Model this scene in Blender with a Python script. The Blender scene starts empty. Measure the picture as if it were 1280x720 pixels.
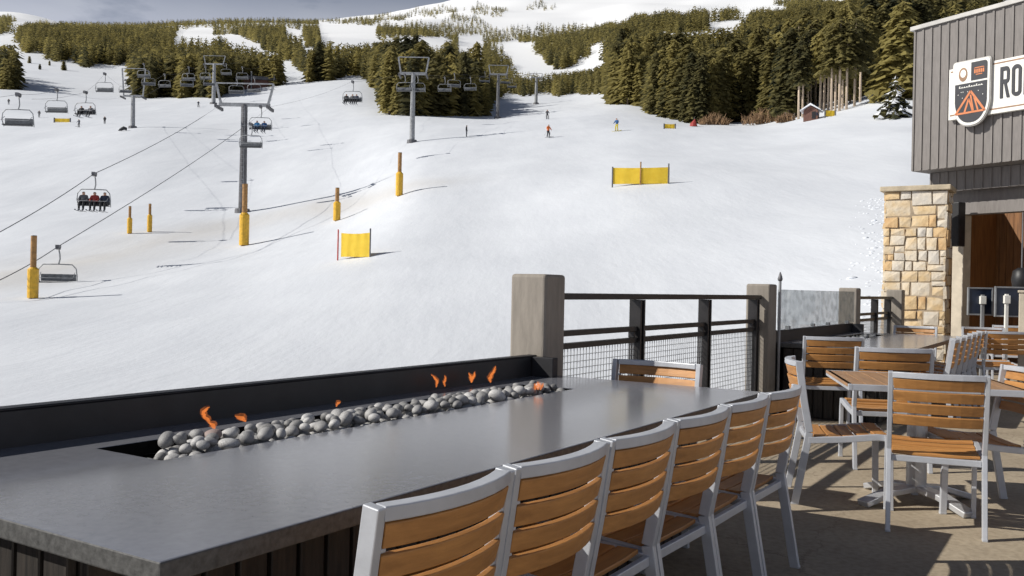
import bpy, bmesh, math, random
import numpy as np
from mathutils import Vector, Matrix, Euler

random.seed(7)
RNG = np.random.default_rng(11)
S = bpy.context.scene
COL = S.collection
R = math.radians

# ------------------------------------------------------------------ camera model (used to lay the place out)
F, HOR, ROLL, EYE = 1150.0, 358.0, math.tan(R(1.2)), 1.25
def rec(px, py): return px + ROLL*(py-360), py - ROLL*(px-640)
def ue(px, py):
    x, y = rec(px, py)
    return (x-640)/F, (HOR-y)/F
def at_z(px, py, z):
    u, e = ue(px, py); Y = (z-EYE)/e
    return Vector((u*Y, Y, z))
def at_y(px, py, Y):
    u, e = ue(px, py)
    return Vector((u*Y, Y, EYE+e*Y))

# ------------------------------------------------------------------ object helpers
def tag(o, label=None, cat=None, group=None, kind=None):
    if label: o['label'] = label
    if cat: o['category'] = cat
    if group: o['group'] = group
    if kind: o['kind'] = kind
    return o
def thing(name, label, cat, loc=(0,0,0), rotz=0.0, group=None):
    o = bpy.data.objects.new(name, None); COL.objects.link(o)
    o.empty_display_size = 0.2
    o.location = loc; o.rotation_euler = (0,0,rotz)
    return tag(o, label, cat, group)
def kids(o): return [c for c in o.children]
def dup(root, loc=None, rotz=None, label=None, group=None, scale=None):
    def cp(o, parent):
        c = o.copy(); COL.objects.link(c)
        if parent is not None: c.parent = parent
        for ch in list(o.children):
            cp(ch, c)
        return c
    r = cp(root, None)
    if loc is not None: r.location = loc
    if rotz is not None: r.rotation_euler = (0,0,rotz)
    if label: r['label'] = label
    if group: r['group'] = group
    if scale is not None: r.scale = scale
    return r

class MB:
    def __init__(self): self.v=[]; self.f=[]; self.m=[]
    def add(self, vs, fs, M=None, mi=0):
        b=len(self.v)
        for p in vs:
            p=Vector(p)
            if M is not None: p = M @ p
            self.v.append(tuple(p))
        for f in fs:
            self.f.append([b+i for i in f]); self.m.append(mi)
        return self
    def box(self, c, s, M=None, mi=0):
        x,y,z=c; a,b,d=s[0]/2,s[1]/2,s[2]/2
        vs=[(x-a,y-b,z-d),(x+a,y-b,z-d),(x+a,y+b,z-d),(x-a,y+b,z-d),(x-a,y-b,z+d),(x+a,y-b,z+d),(x+a,y+b,z+d),(x-a,y+b,z+d)]
        fs=[(0,3,2,1),(4,5,6,7),(0,1,5,4),(1,2,6,5),(2,3,7,6),(3,0,4,7)]
        return self.add(vs,fs,M,mi)
    def b2(self, lo, hi, M=None, mi=0):
        return self.box([(lo[i]+hi[i])/2 for i in range(3)],[hi[i]-lo[i] for i in range(3)],M,mi)
    def sweep(self, pts, w, h, up=(0,0,1), mi=0, M=None):
        """rectangular section: w across (perp to up and path), h along up"""
        pts=[Vector(p) for p in pts]; up=Vector(up); vs=[]; n=len(pts)
        for i,p in enumerate(pts):
            t=(pts[min(i+1,n-1)]-pts[max(i-1,0)]).normalized()
            s=t.cross(up).normalized(); q=s.cross(t).normalized()
            for a,b in ((-1,-1),(1,-1),(1,1),(-1,1)):
                vs.append(p+s*(a*w/2)+q*(b*h/2))
        fs=[]
        for i in range(n-1):
            for k in range(4):
                fs.append((i*4+k,i*4+(k+1)%4,(i+1)*4+(k+1)%4,(i+1)*4+k))
        fs.append((3,2,1,0)); e=(n-1)*4; fs.append((e,e+1,e+2,e+3))
        return self.add(vs,fs,M,mi)
    def tube(self, pts, r, n=8, mi=0, M=None):
        pts=[Vector(p) for p in pts]; m=len(pts)
        rs=r if isinstance(r,(list,tuple)) else [r]*m
        vs=[]; ref=None
        for i,p in enumerate(pts):
            t=(pts[min(i+1,m-1)]-pts[max(i-1,0)]).normalized()
            if ref is None: ref=Vector((0,0,1)) if abs(t.z)<.9 else Vector((1,0,0))
            s=t.cross(ref).normalized(); q=s.cross(t).normalized(); ref=q
            for k in range(n):
                a=2*math.pi*k/n
                vs.append(p+(s*math.cos(a)+q*math.sin(a))*rs[i])
        fs=[]
        for i in range(m-1):
            for k in range(n):
                fs.append((i*n+k,i*n+(k+1)%n,(i+1)*n+(k+1)%n,(i+1)*n+k))
        fs.append(tuple(range(n-1,-1,-1))); fs.append(tuple(range((m-1)*n,m*n)))
        return self.add(vs,fs,M,mi)
    def prism(self, poly, d0, d1, M=None, mi=0):
        """poly in local xy, extruded z d0..d1"""
        n=len(poly)
        vs=[(x,y,d0) for x,y in poly]+[(x,y,d1) for x,y in poly]
        fs=[tuple(range(n-1,-1,-1)),tuple(range(n,2*n))]+[(i,(i+1)%n,n+(i+1)%n,n+i) for i in range(n)]
        return self.add(vs,fs,M,mi)
    def mesh(self, name, mats, smooth=False):
        me=bpy.data.meshes.new(name)
        me.from_pydata(self.v,[],self.f)
        for m in (mats if isinstance(mats,(list,tuple)) else [mats]): me.materials.append(m)
        me.polygons.foreach_set('material_index', self.m)
        bm=bmesh.new(); bm.from_mesh(me); bmesh.ops.recalc_face_normals(bm, faces=bm.faces); bm.to_mesh(me); bm.free()
        if smooth: me.polygons.foreach_set('use_smooth',[True]*len(me.polygons))
        me.update(); return me
    def build(self, name, mats, parent=None, smooth=False, bevel=0.0, seg=2, loc=None, rotz=None):
        me=self.mesh(name,mats,smooth)
        o=bpy.data.objects.new(name,me); COL.objects.link(o)
        if parent is not None: o.parent=parent
        if loc is not None: o.location=loc
        if rotz is not None: o.rotation_euler=(0,0,rotz)
        if bevel:
            b=o.modifiers.new('edge','BEVEL'); b.width=bevel; b.segments=seg; b.limit_method='ANGLE'; b.angle_limit=R(35)
            b.harden_normals=False
        return o

# ------------------------------------------------------------------ materials
def new_mat(name):
    m=bpy.data.materials.new(name); m.use_nodes=True
    nt=m.node_tree; return m, nt, nt.nodes['Principled BSDF'], nt.nodes, nt.links
def pbr(name, c, rough=.5, metal=0.0, var=.15, vscale=8.0, bump=0.0, bscale=40.0, stretch=(1,1,1), c2=None, spec=.5, rvar=0.0, rand=0.0):
    m,nt,P,N,L=new_mat(name)
    P.inputs['Roughness'].default_value=rough; P.inputs['Metallic'].default_value=metal
    P.inputs['Specular IOR Level'].default_value=spec
    tc=N.new('ShaderNodeTexCoord'); mp=N.new('ShaderNodeMapping'); mp.inputs['Scale'].default_value=stretch
    L.new(tc.outputs['Object'],mp.inputs['Vector'])
    n=N.new('ShaderNodeTexNoise'); n.inputs['Scale'].default_value=vscale; n.inputs['Detail'].default_value=6; n.inputs['Roughness'].default_value=.6
    L.new(mp.outputs[0],n.inputs['Vector'])
    rp=N.new('ShaderNodeValToRGB')
    a=c2 if c2 else tuple(x*(1-var*1.6) for x in c)
    b=tuple(min(1,x*(1+var)) for x in c) if not c2 else c
    rp.color_ramp.elements[0].color=(*a,1); rp.color_ramp.elements[0].position=.3
    rp.color_ramp.elements[1].color=(*b,1); rp.color_ramp.elements[1].position=.7
    L.new(n.outputs['Fac'],rp.inputs['Fac'])
    out=rp.outputs['Color']
    if rand:
        oi=N.new('ShaderNodeObjectInfo'); mr=N.new('ShaderNodeMapRange'); mr.inputs['To Min'].default_value=1-rand; mr.inputs['To Max'].default_value=1+rand
        L.new(oi.outputs['Random'],mr.inputs['Value'])
        mx=N.new('ShaderNodeVectorMath'); mx.operation='SCALE'
        L.new(out,mx.inputs[0]); L.new(mr.outputs[0],mx.inputs['Scale']); out=mx.outputs[0]
    L.new(out,P.inputs['Base Color'])
    if rvar:
        mr2=N.new('ShaderNodeMapRange'); mr2.inputs['To Min'].default_value=rough-rvar; mr2.inputs['To Max'].default_value=rough+rvar
        L.new(n.outputs['Fac'],mr2.inputs['Value']); L.new(mr2.outputs[0],P.inputs['Roughness'])
    if bump:
        n2=N.new('ShaderNodeTexNoise'); n2.inputs['Scale'].default_value=bscale; n2.inputs['Detail'].default_value=5
        L.new(mp.outputs[0],n2.inputs['Vector'])
        bp=N.new('ShaderNodeBump'); bp.inputs['Strength'].default_value=bump; bp.inputs['Distance'].default_value=.01
        L.new(n2.outputs['Fac'],bp.inputs['Height']); L.new(bp.outputs[0],P.inputs['Normal'])
    return m

M = {}
M['alu']=pbr('silver_paint',(.51,.53,.57),.4,.25,.06,14,.05,120,rvar=.06)
M['teak']=pbr('teak_slats',(.53,.255,.078),.5,0,.3,3.0,.12,30,(1,14,14),c2=(.34,.155,.045),rand=.14)
M['teak_old']=pbr('weathered_tabletop',(.44,.25,.12),.5,0,.3,3,.12,30,(14,1,14),c2=(.28,.155,.08))
M['granite']=pbr('dark_granite',(.205,.21,.235),.17,0,.3,38,0,160,spec=1.0,c2=(.165,.17,.192),rvar=.03)
M['granite'].node_tree.nodes['Principled BSDF'].inputs['IOR'].default_value=2.0
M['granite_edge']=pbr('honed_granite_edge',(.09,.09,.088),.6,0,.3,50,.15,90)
M['darkmetal']=pbr('dark_bronze_steel',(.022,.02,.02),.42,.2,.3,12,.05,60)
M['parapet']=pbr('charcoal_steel',(.018,.018,.021),.5,.1,.3,6,.05,60)
M['soot']=pbr('soot_lined_trough',(.008,.008,.008),.95,0,.4,20,.1,60,spec=.1)
M['darkwood']=pbr('dark_stained_boards',(.026,.021,.017),.6,0,.5,4,.2,30,(14,14,1))
M['concrete_post']=pbr('weathered_grey_timber',(.265,.235,.198),.75,0,.12,5,.2,40,(5,5,1))
M['stone_grey']=pbr('river_stone',(.40,.395,.39),.6,0,.35,10,.15,60,rand=.45)
M['stone_pink']=pbr('pink_river_stone',(.38,.29,.265),.65,0,.3,16,.15,60,rand=.15)
M['castfoot']=pbr('cast_aluminium',(.55,.56,.58),.35,.5,.1,10,.03,80)
M['galv']=pbr('galvanised_steel',(.33,.34,.35),.5,.3,.25,3,.05,20)
M['mastdark']=pbr('weathered_mast_steel',(.13,.13,.14),.55,.2,.3,1.5,.05,20)
M['black']=pbr('black_rubber',(.012,.012,.014),.5,0,.3,10)
M['white']=pbr('white_panel',(.78,.77,.72),.45,0,.05,4)
M['seatdark']=pbr('dark_seat_vinyl',(.03,.032,.038),.5,0,.3,6)
M['seatgrey']=pbr('grey_seat_pad',(.16,.17,.18),.5,0,.3,6)
M['yellow_pad']=pbr('yellow_vinyl_pad',(.72,.42,.03),.5,0,.18,5,.1,20)
M['bamboo']=pbr('orange_brown_pole',(.36,.19,.06),.6,0,.3,6,.1,30)
M['redpole']=pbr('red_slalom_pole',(.5,.06,.05),.5,0,.2,6)
M['navy']=pbr('navy_panel',(.012,.02,.045),.35,0,.3,6)
M['beige']=pbr('beige_render',(.5,.44,.35),.7,0,.12,6,.15,60)
M['capstone']=pbr('cap_sandstone',(.5,.42,.30),.75,0,.2,5,.3,30)
M['taupe']=pbr('taupe_board',(.185,.169,.159),.65,0,.12,4,.08,50,(6,6,1))
M['flash']=pbr('pale_flashing',(.42,.41,.39),.45,.2,.12,5)
M['interior_wood']=pbr('interior_cedar_boards',(.26,.115,.036),.55,0,.35,2.5,.1,30,(10,10,1),c2=(.13,.055,.017))
M['orange']=pbr('orange_emblem',(.62,.20,.07),.5,0,.1,6)
M['ink']=pbr('dark_ink',(.02,.022,.03),.5,0,.2,6)
M['brownline']=pbr('brown_line',(.3,.17,.09),.5,0,.2,6)
M['bark']=pbr('conifer_bark',(.16,.115,.08),.9,0,.35,1.5,.3,6,(4,4,1))
M['palebark']=pbr('pale_pine_bark',(.55,.44,.33),.85,0,.3,1.2,.3,6,(4,4,1),rand=.25)
M['skin']=pbr('skin',(.5,.29,.2),.5,0,.1,10)
M['willow']=pbr('bare_willow_twigs',(.27,.165,.085),.8,0,.35,1.2)
M['cabinwood']=pbr('red_brown_cabin_boards',(.15,.07,.05),.7,0,.3,2,.2,20,(6,6,1))
M['roofsnow']=pbr('roof_snow',(.8,.82,.85),.7,0,.04,2)
M['cable']=pbr('steel_cable',(.1,.1,.11),.5,.3,.1,5)
M['ski']=pbr('dark_skis',(.05,.06,.08),.4,0,.3,5)
def cloth(name,c): M[name]=pbr(name,c,.75,0,.15,9)
for nm,c in (('cloth_orange',(.72,.17,.03)),('cloth_black',(.018,.019,.023)),('cloth_blue',(.02,.09,.24)),('cloth_yellow',(.62,.5,.05)),('cloth_red',(.33,.04,.035)),('cloth_navy',(.03,.04,.07)),('cloth_grey',(.12,.12,.13)),('cloth_cyan',(.06,.25,.5))): cloth(nm,c)

def m_floor():
    m,nt,P,N,L=new_mat('stamped_concrete')
    tc=N.new('ShaderNodeTexCoord')
    n1=N.new('ShaderNodeTexNoise'); n1.inputs['Scale'].default_value=1.1; n1.inputs['Detail'].default_value=8; n1.inputs['Roughness'].default_value=.65
    n2=N.new('ShaderNodeTexNoise'); n2.inputs['Scale'].default_value=28; n2.inputs['Detail'].default_value=6
    vor=N.new('ShaderNodeTexVoronoi'); vor.feature='DISTANCE_TO_EDGE'; vor.inputs['Scale'].default_value=.9
    L.new(tc.outputs['Object'],n1.inputs['Vector']); L.new(tc.outputs['Object'],n2.inputs['Vector'])
    wv=N.new('ShaderNodeVectorMath'); wv.operation='ADD'; L.new(tc.outputs['Object'],wv.inputs[0]); L.new(n1.outputs['Color'],wv.inputs[1]); L.new(wv.outputs[0],vor.inputs['Vector'])
    rp=N.new('ShaderNodeValToRGB'); rp.color_ramp.elements[0].color=(.315,.255,.18,1); rp.color_ramp.elements[0].position=.3; rp.color_ramp.elements[1].color=(.465,.39,.285,1); rp.color_ramp.elements[1].position=.68
    L.new(n1.outputs['Fac'],rp.inputs['Fac'])
    mx=N.new('ShaderNodeMixRGB'); mx.blend_type='MULTIPLY'; mx.inputs['Fac'].default_value=.5
    r2=N.new('ShaderNodeValToRGB'); r2.color_ramp.elements[0].position=.35; r2.color_ramp.elements[0].color=(.62,.6,.57,1); r2.color_ramp.elements[1].position=.6
    L.new(n2.outputs['Fac'],r2.inputs['Fac']); L.new(rp.outputs[0],mx.inputs[1]); L.new(r2.outputs[0],mx.inputs[2])
    jt=N.new('ShaderNodeMath'); jt.operation='LESS_THAN'; jt.inputs[1].default_value=.006; L.new(vor.outputs['Distance'],jt.inputs[0])
    m2=N.new('ShaderNodeMixRGB'); m2.inputs[2].default_value=(.2,.155,.11,1); jf=N.new('ShaderNodeMath'); jf.operation='MULTIPLY'; jf.inputs[1].default_value=.55
    L.new(jt.outputs[0],jf.inputs[0]); L.new(jf.outputs[0],m2.inputs['Fac']); L.new(mx.outputs[0],m2.inputs[1])
    L.new(m2.outputs[0],P.inputs['Base Color']); P.inputs['Roughness'].default_value=.75
    bp=N.new('ShaderNodeBump'); bp.inputs['Strength'].default_value=.35; bp.inputs['Distance'].default_value=.01; L.new(n2.outputs['Fac'],bp.inputs['Height']); L.new(bp.outputs[0],P.inputs['Normal'])
    return m
M['floor']=m_floor()

def m_snow():
    m,nt,P,N,L=new_mat('packed_snow')
    tc=N.new('ShaderNodeTexCoord')
    def noise(scale,det,st=(1,1,1),rot=0):
        mp=N.new('ShaderNodeMapping'); mp.inputs['Scale'].default_value=st; mp.inputs['Rotation'].default_value=(0,0,rot)
        L.new(tc.outputs['Object'],mp.inputs['Vector'])
        n=N.new('ShaderNodeTexNoise'); n.inputs['Scale'].default_value=scale; n.inputs['Detail'].default_value=det; n.inputs['Roughness'].default_value=.6
        L.new(mp.outputs[0],n.inputs['Vector']); return n
    big=noise(.05,5); streak=noise(.5,6,(1,.12,1),R(-38)); fine=noise(2.6,7,(1,.35,1),R(12)); streak2=noise(.22,5,(1,.1,1),R(35))
    rp=N.new('ShaderNodeValToRGB'); rp.color_ramp.elements[0].color=(.63,.66,.71,1); rp.color_ramp.elements[0].position=.3
    rp.color_ramp.elements[1].color=(.73,.76,.805,1); rp.color_ramp.elements[1].position=.62
    ad=N.new('ShaderNodeMath'); ad.operation='ADD'; h=N.new('ShaderNodeMath'); h.operation='MULTIPLY'; h.inputs[1].default_value=.5
    L.new(big.outputs['Fac'],ad.inputs[0]); L.new(streak.outputs['Fac'],ad.inputs[1]); L.new(ad.outputs[0],h.inputs[0]); L.new(h.outputs[0],rp.inputs['Fac'])
    at=N.new('ShaderNodeAttribute'); at.attribute_name='dirt'
    dm=N.new('ShaderNodeMath'); dm.operation='MULTIPLY'; L.new(at.outputs['Fac'],dm.inputs[0]); L.new(streak2.outputs['Fac'],dm.inputs[1])
    mx=N.new('ShaderNodeMixRGB'); mx.inputs[2].default_value=(.55,.49,.40,1)
    fr=N.new('ShaderNodeAttribute'); fr.attribute_name='far_bright'; mf=N.new('ShaderNodeMixRGB'); mf.inputs[2].default_value=(.93,.945,.96,1)  # paler far snow, painting in light the dim mountain does not get
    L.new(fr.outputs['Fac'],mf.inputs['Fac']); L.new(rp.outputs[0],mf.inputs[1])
    L.new(dm.outputs[0],mx.inputs['Fac']); L.new(mf.outputs[0],mx.inputs[1]); L.new(mx.outputs[0],P.inputs['Base Color'])
    P.inputs['Roughness'].default_value=.6; P.inputs['Specular IOR Level'].default_value=.3
    b1=N.new('ShaderNodeBump'); b1.inputs['Strength'].default_value=.5; b1.inputs['Distance'].default_value=.06; L.new(streak.outputs['Fac'],b1.inputs['Height'])
    b2=N.new('ShaderNodeBump'); b2.inputs['Strength'].default_value=.35; b2.inputs['Distance'].default_value=.055; L.new(fine.outputs['Fac'],b2.inputs['Height']); L.new(b1.outputs[0],b2.inputs['Normal'])
    b3=N.new('ShaderNodeBump'); b3.inputs['Strength'].default_value=.5; b3.inputs['Distance'].default_value=.14; L.new(streak2.outputs['Fac'],b3.inputs['Height']); L.new(b2.outputs[0],b3.inputs['Normal'])
    L.new(b3.outputs[0],P.inputs['Normal']); return m
M['snow']=m_snow()

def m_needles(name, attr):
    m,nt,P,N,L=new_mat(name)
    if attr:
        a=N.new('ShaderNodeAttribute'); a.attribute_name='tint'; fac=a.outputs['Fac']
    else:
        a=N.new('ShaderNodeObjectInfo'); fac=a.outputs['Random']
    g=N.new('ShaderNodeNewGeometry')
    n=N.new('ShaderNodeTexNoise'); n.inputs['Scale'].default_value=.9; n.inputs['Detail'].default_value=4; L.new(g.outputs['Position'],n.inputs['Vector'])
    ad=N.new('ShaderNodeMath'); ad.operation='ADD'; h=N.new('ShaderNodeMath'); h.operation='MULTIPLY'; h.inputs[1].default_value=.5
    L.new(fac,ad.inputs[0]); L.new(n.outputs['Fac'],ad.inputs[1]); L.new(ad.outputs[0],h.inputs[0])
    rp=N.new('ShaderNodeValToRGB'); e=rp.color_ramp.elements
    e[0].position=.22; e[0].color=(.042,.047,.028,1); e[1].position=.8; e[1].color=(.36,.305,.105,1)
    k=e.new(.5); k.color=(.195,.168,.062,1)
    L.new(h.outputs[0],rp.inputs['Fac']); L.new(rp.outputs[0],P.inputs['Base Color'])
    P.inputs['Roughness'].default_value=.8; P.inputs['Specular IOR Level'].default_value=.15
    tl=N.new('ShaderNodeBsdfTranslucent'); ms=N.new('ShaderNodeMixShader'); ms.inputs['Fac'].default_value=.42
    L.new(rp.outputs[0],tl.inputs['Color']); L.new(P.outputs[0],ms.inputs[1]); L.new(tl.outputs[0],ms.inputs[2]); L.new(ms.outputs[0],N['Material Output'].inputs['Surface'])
    return m
M['needles']=m_needles('conifer_needles',False)
M['needles_stuff']=m_needles('forest_needles',True)

def m_net():
    m,nt,P,N,L=new_mat('yellow_safety_net')
    P.inputs['Base Color'].default_value=(.80,.58,.03,1); P.inputs['Roughness'].default_value=.6
    tc=N.new('ShaderNodeTexCoord'); n=N.new('ShaderNodeTexNoise'); n.inputs['Scale'].default_value=3; L.new(tc.outputs['Object'],n.inputs['Vector'])
    rp=N.new('ShaderNodeValToRGB'); rp.color_ramp.elements[0].color=(.82,.58,.03,1); rp.color_ramp.elements[1].color=(.95,.74,.08,1); L.new(n.outputs['Fac'],rp.inputs['Fac']); L.new(rp.outputs[0],P.inputs['Base Color'])
    tl=N.new('ShaderNodeBsdfTranslucent'); ms=N.new('ShaderNodeMixShader'); ms.inputs['Fac'].default_value=.35
    L.new(rp.outputs[0],tl.inputs['Color']); L.new(P.outputs[0],ms.inputs[1]); L.new(tl.outputs[0],ms.inputs[2]); L.new(ms.outputs[0],N['Material Output'].inputs['Surface'])
    return m
M['net']=m_net()

def m_stonewall():
    m,nt,P,N,L=new_mat('sandstone_masonry')
    oi=N.new('ShaderNodeAttribute'); oi.attribute_name='tint'
    tc=N.new('ShaderNodeTexCoord'); n=N.new('ShaderNodeTexNoise'); n.inputs['Scale'].default_value=5; n.inputs['Detail'].default_value=7; L.new(tc.outputs['Object'],n.inputs['Vector'])
    ad=N.new('ShaderNodeMath'); ad.operation='ADD'; h=N.new('ShaderNodeMath'); h.operation='MULTIPLY'; h.inputs[1].default_value=.5
    L.new(oi.outputs['Fac'],ad.inputs[0]); L.new(n.outputs['Fac'],ad.inputs[1]); L.new(ad.outputs[0],h.inputs[0])
    rp=N.new('ShaderNodeValToRGB'); e=rp.color_ramp.elements
    e[0].position=.22; e[0].color=(.54,.34,.16,1); e[1].position=.78; e[1].color=(.56,.52,.46,1)
    k=e.new(.42); k.color=(.62,.46,.26,1); k=e.new(.6); k.color=(.64,.56,.44,1)
    L.new(h.outputs[0],rp.inputs['Fac']); L.new(rp.outputs[0],P.inputs['Base Color']); P.inputs['Roughness'].default_value=.85
    bp=N.new('ShaderNodeBump'); bp.inputs['Strength'].default_value=.7; bp.inputs['Distance'].default_value=.02; n2=N.new('ShaderNodeTexNoise'); n2.inputs['Scale'].default_value=14; n2.inputs['Detail'].default_value=6
    L.new(tc.outputs['Object'],n2.inputs['Vector']); L.new(n2.outputs['Fac'],bp.inputs['Height']); L.new(bp.outputs[0],P.inputs['Normal']); return m
M['masonry']=m_stonewall()
M['mortar']=pbr('mortar',(.38,.30,.21),.9,0,.2,10,.3,40)

def m_flame(nm,hi,lo,st):
    m,nt,P,N,L=new_mat(nm)
    N.remove(P); em=N.new('ShaderNodeEmission'); em.inputs['Color'].default_value=(1,.27,.06,1); em.inputs['Strength'].default_value=st
    tr=N.new('ShaderNodeBsdfTransparent'); mx=N.new('ShaderNodeMixShader')
    lw=N.new('ShaderNodeTexNoise'); lw.inputs['Scale'].default_value=22; tc=N.new('ShaderNodeTexCoord'); L.new(tc.outputs['Object'],lw.inputs['Vector'])
    mr=N.new('ShaderNodeMapRange'); mr.inputs['From Min'].default_value=.35; mr.inputs['From Max'].default_value=.65; mr.inputs['To Min'].default_value=lo; mr.inputs['To Max'].default_value=hi; L.new(lw.outputs['Fac'],mr.inputs['Value'])
    L.new(mr.outputs[0],mx.inputs['Fac']); L.new(tr.outputs[0],mx.inputs[1]); L.new(em.outputs[0],mx.inputs[2]); L.new(mx.outputs[0],N['Material Output'].inputs['Surface'])
    return m
M['flame']=m_flame('flame',.75,.25,1.0); M['flame_outer']=m_flame('flame_outer',.28,.03,.8)
def m_glass():
    m,nt,P,N,L=new_mat('screen_glass')
    N.remove(P); gl=N.new('ShaderNodeBsdfGlossy'); gl.inputs['Roughness'].default_value=.02
    tr=N.new('ShaderNodeBsdfTransparent'); tr.inputs['Color'].default_value=(.80,.815,.82,1); mx=N.new('ShaderNodeMixShader'); mx.inputs['Fac'].default_value=.07
    df=N.new('ShaderNodeBsdfDiffuse'); df.inputs['Color'].default_value=(.3,.32,.32,1); m2=N.new('ShaderNodeMixShader')
    tc=N.new('ShaderNodeTexCoord'); n=N.new('ShaderNodeTexNoise'); n.inputs['Scale'].default_value=9; n.inputs['Detail'].default_value=6; L.new(tc.outputs['Object'],n.inputs['Vector'])
    mr=N.new('ShaderNodeMapRange'); mr.inputs['From Min'].default_value=.45; mr.inputs['From Max'].default_value=.7; mr.inputs['To Min'].default_value=.1; mr.inputs['To Max'].default_value=.4; L.new(n.outputs['Fac'],mr.inputs['Value'])
    L.new(tr.outputs[0],mx.inputs[1]); L.new(gl.outputs[0],mx.inputs[2]); L.new(mr.outputs[0],m2.inputs['Fac']); L.new(mx.outputs[0],m2.inputs[1]); L.new(df.outputs[0],m2.inputs[2])
    L.new(m2.outputs[0],N['Material Output'].inputs['Surface']); return m
M['glass']=m_glass()

# ------------------------------------------------------------------ terrain
YK=[3,6,9,14,20,30,42,60,80,105,130,180,250,350,500,700,1000,1500,2200,3000,4000]
TAB={  # py of the snow surface at each distance from 20 m on, for columns of the view
-450:[462,425,395,360,325,282,245,195,155,122,95,66,50,40,36,35,34],
0:   [472,415,378,338,300,258,222,172,135,108,84,56,42,32,24,18,15],
28:  [473,415,378,337,300,258,222,171,136,110,85,57,42,33,26,20,17],
70:  [474,415,377,336,299,258,220,168,138,115,90,62,46,40,37,36,36],
165: [476,414,374,332,298,258,216,162,139,121,96,72,50,42,39,38,38],
305: [478,410,364,322,297,260,225,170,134,114,94,68,48,38,35,34,34],
440: [481,400,340,296,272,240,205,158,118,99,84,66,50,40,32,27,24],
480: [482,398,334,284,250,222,188,154,126,106,90,70,54,42,31,22,17],
505: [482,397,332,276,235,205,177,150,134,118,98,76,58,43,29,16,9],
622: [485,395,328,270,230,195,168,153,140,128,118,104,84,62,36,6,-20],
740: [487,393,322,250,214,186,163,140,128,120,113,101,80,58,36,6,-22],
772: [488,392,319,240,207,181,160,138,116,96,76,58,45,33,22,2,-22],
870: [478,382,306,233,201,177,161,147,122,96,72,52,38,28,18,2,-18],
950: [466,372,296,228,196,173,160,146,122,96,70,48,34,25,14,2,-14],
1130:[432,330,265,208,170,137,113,86,64,46,30,16,8,0,-8,-18,-28],
1400:[455,375,290,215,170,130,103,70,45,26,12,0,-8,-14,-22,-34,-42],
1950:[455,375,290,215,165,122,93,58,32,12,-4,-16,-24,-30,-40,-50,-58]}
def build_terrain_grid():
    pxs=sorted(TAB); lk=np.log(YK)
    E=[]
    for px in pxs:
        row=[]
        for k,Y in enumerate(YK):
            if Y<20: row.append((-1.0-EYE)/Y)
            else: row.append((HOR-(TAB[px][k-4]-ROLL*(px-640)))/F)
        E.append(row)
    E=np.array(E)
    us=np.linspace(-1.0,1.15,300); ly=np.linspace(math.log(3),math.log(4000),300)
    upx=us*F+640
    Z=np.zeros((len(pxs),len(ly)))
    for i in range(len(pxs)):
        Z[i]=np.interp(ly,lk,E[i])
    G=np.zeros((len(us),len(ly)))
    for j in range(len(ly)):
        G[:,j]=np.interp(upx,pxs,Z[:,j])
    def blur(A,n,ax):
        k=np.hanning(2*n+3)[1:-1]; k/=k.sum()
        P=np.pad(A,[(n,n) if a==ax else (0,0) for a in (0,1)],mode='edge')
        return np.apply_along_axis(lambda v:np.convolve(v,k,'valid'),ax,P)
    G=blur(blur(G,7,0),6,1)
    Y=np.exp(ly)[None,:]; Zw=EYE+G*Y
    Zw=np.where(Y<13,np.minimum(Zw,-.85),Zw)
    # soft unevenness: long rolls, tracks and lumps
    X=us[:,None]*Y; YY=np.broadcast_to(Y,X.shape)
    rng=np.random.default_rng(3); N=np.zeros_like(X)
    for lam,amp in ((45,.32),(22,.15),(11,.07),(6,.03)):
        for _ in range(5):
            a=rng.uniform(0,6.28); ph=rng.uniform(0,6.28)
            N+=amp/3*np.sin((X*math.cos(a)+YY*math.sin(a))*2*math.pi/lam+ph)*np.clip((YY-14)/25,0,1)
    damp=np.clip((900-YY)/600,.0,1)
    N*=damp
    for lam,amp in ((900,5),(420,3.5),(210,2.2)):
        for _ in range(5):
            a=rng.uniform(0,6.28); ph=rng.uniform(0,6.28)
            N+=amp/2*np.sin((X*math.cos(a)+YY*math.sin(a))*2*math.pi/lam+ph)*np.clip((YY-900)/900,0,1)
    # ploughed lumps beside the building
    U=X/YY
    rng2=np.random.default_rng(5)
    # snow berm with a bank on its far side, along the line of padded poles
    return us,ly,Zw+N
US,LY,ZG=build_terrain_grid()
def gz(u,Y):
    a=np.clip((u-US[0])/(US[1]-US[0]),0,len(US)-1.001); b=np.clip((math.log(Y)-LY[0])/(LY[1]-LY[0]),0,len(LY)-1.001)
    i,j=int(a),int(b); a-=i; b-=j
    return (ZG[i,j]*(1-a)+ZG[i+1,j]*a)*(1-b)+(ZG[i,j+1]*(1-a)+ZG[i+1,j+1]*a)*b
def gzxy(x,y): return gz(x/y,y)
def ground(px,py,y0=14,y1=3900):
    """first surface point met along the view through (px,py)"""
    u,e=ue(px,py); prev=None
    n=240
    for i in range(n+1):
        Y=y0*(y1/y0)**(i/n)
        d=gz(u,Y)-(EYE+e*Y)
        if d>=0:
            if prev is None: return Vector((u*Y,Y,gz(u,Y)))
            lo,hi=prev,Y
            for _ in range(24):
                m=(lo+hi)/2
                if gz(u,m)-(EYE+e*m)>=0: hi=m
                else: lo=m
            return Vector((u*hi,hi,gz(u,hi)))
        prev=Y
    return None

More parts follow.
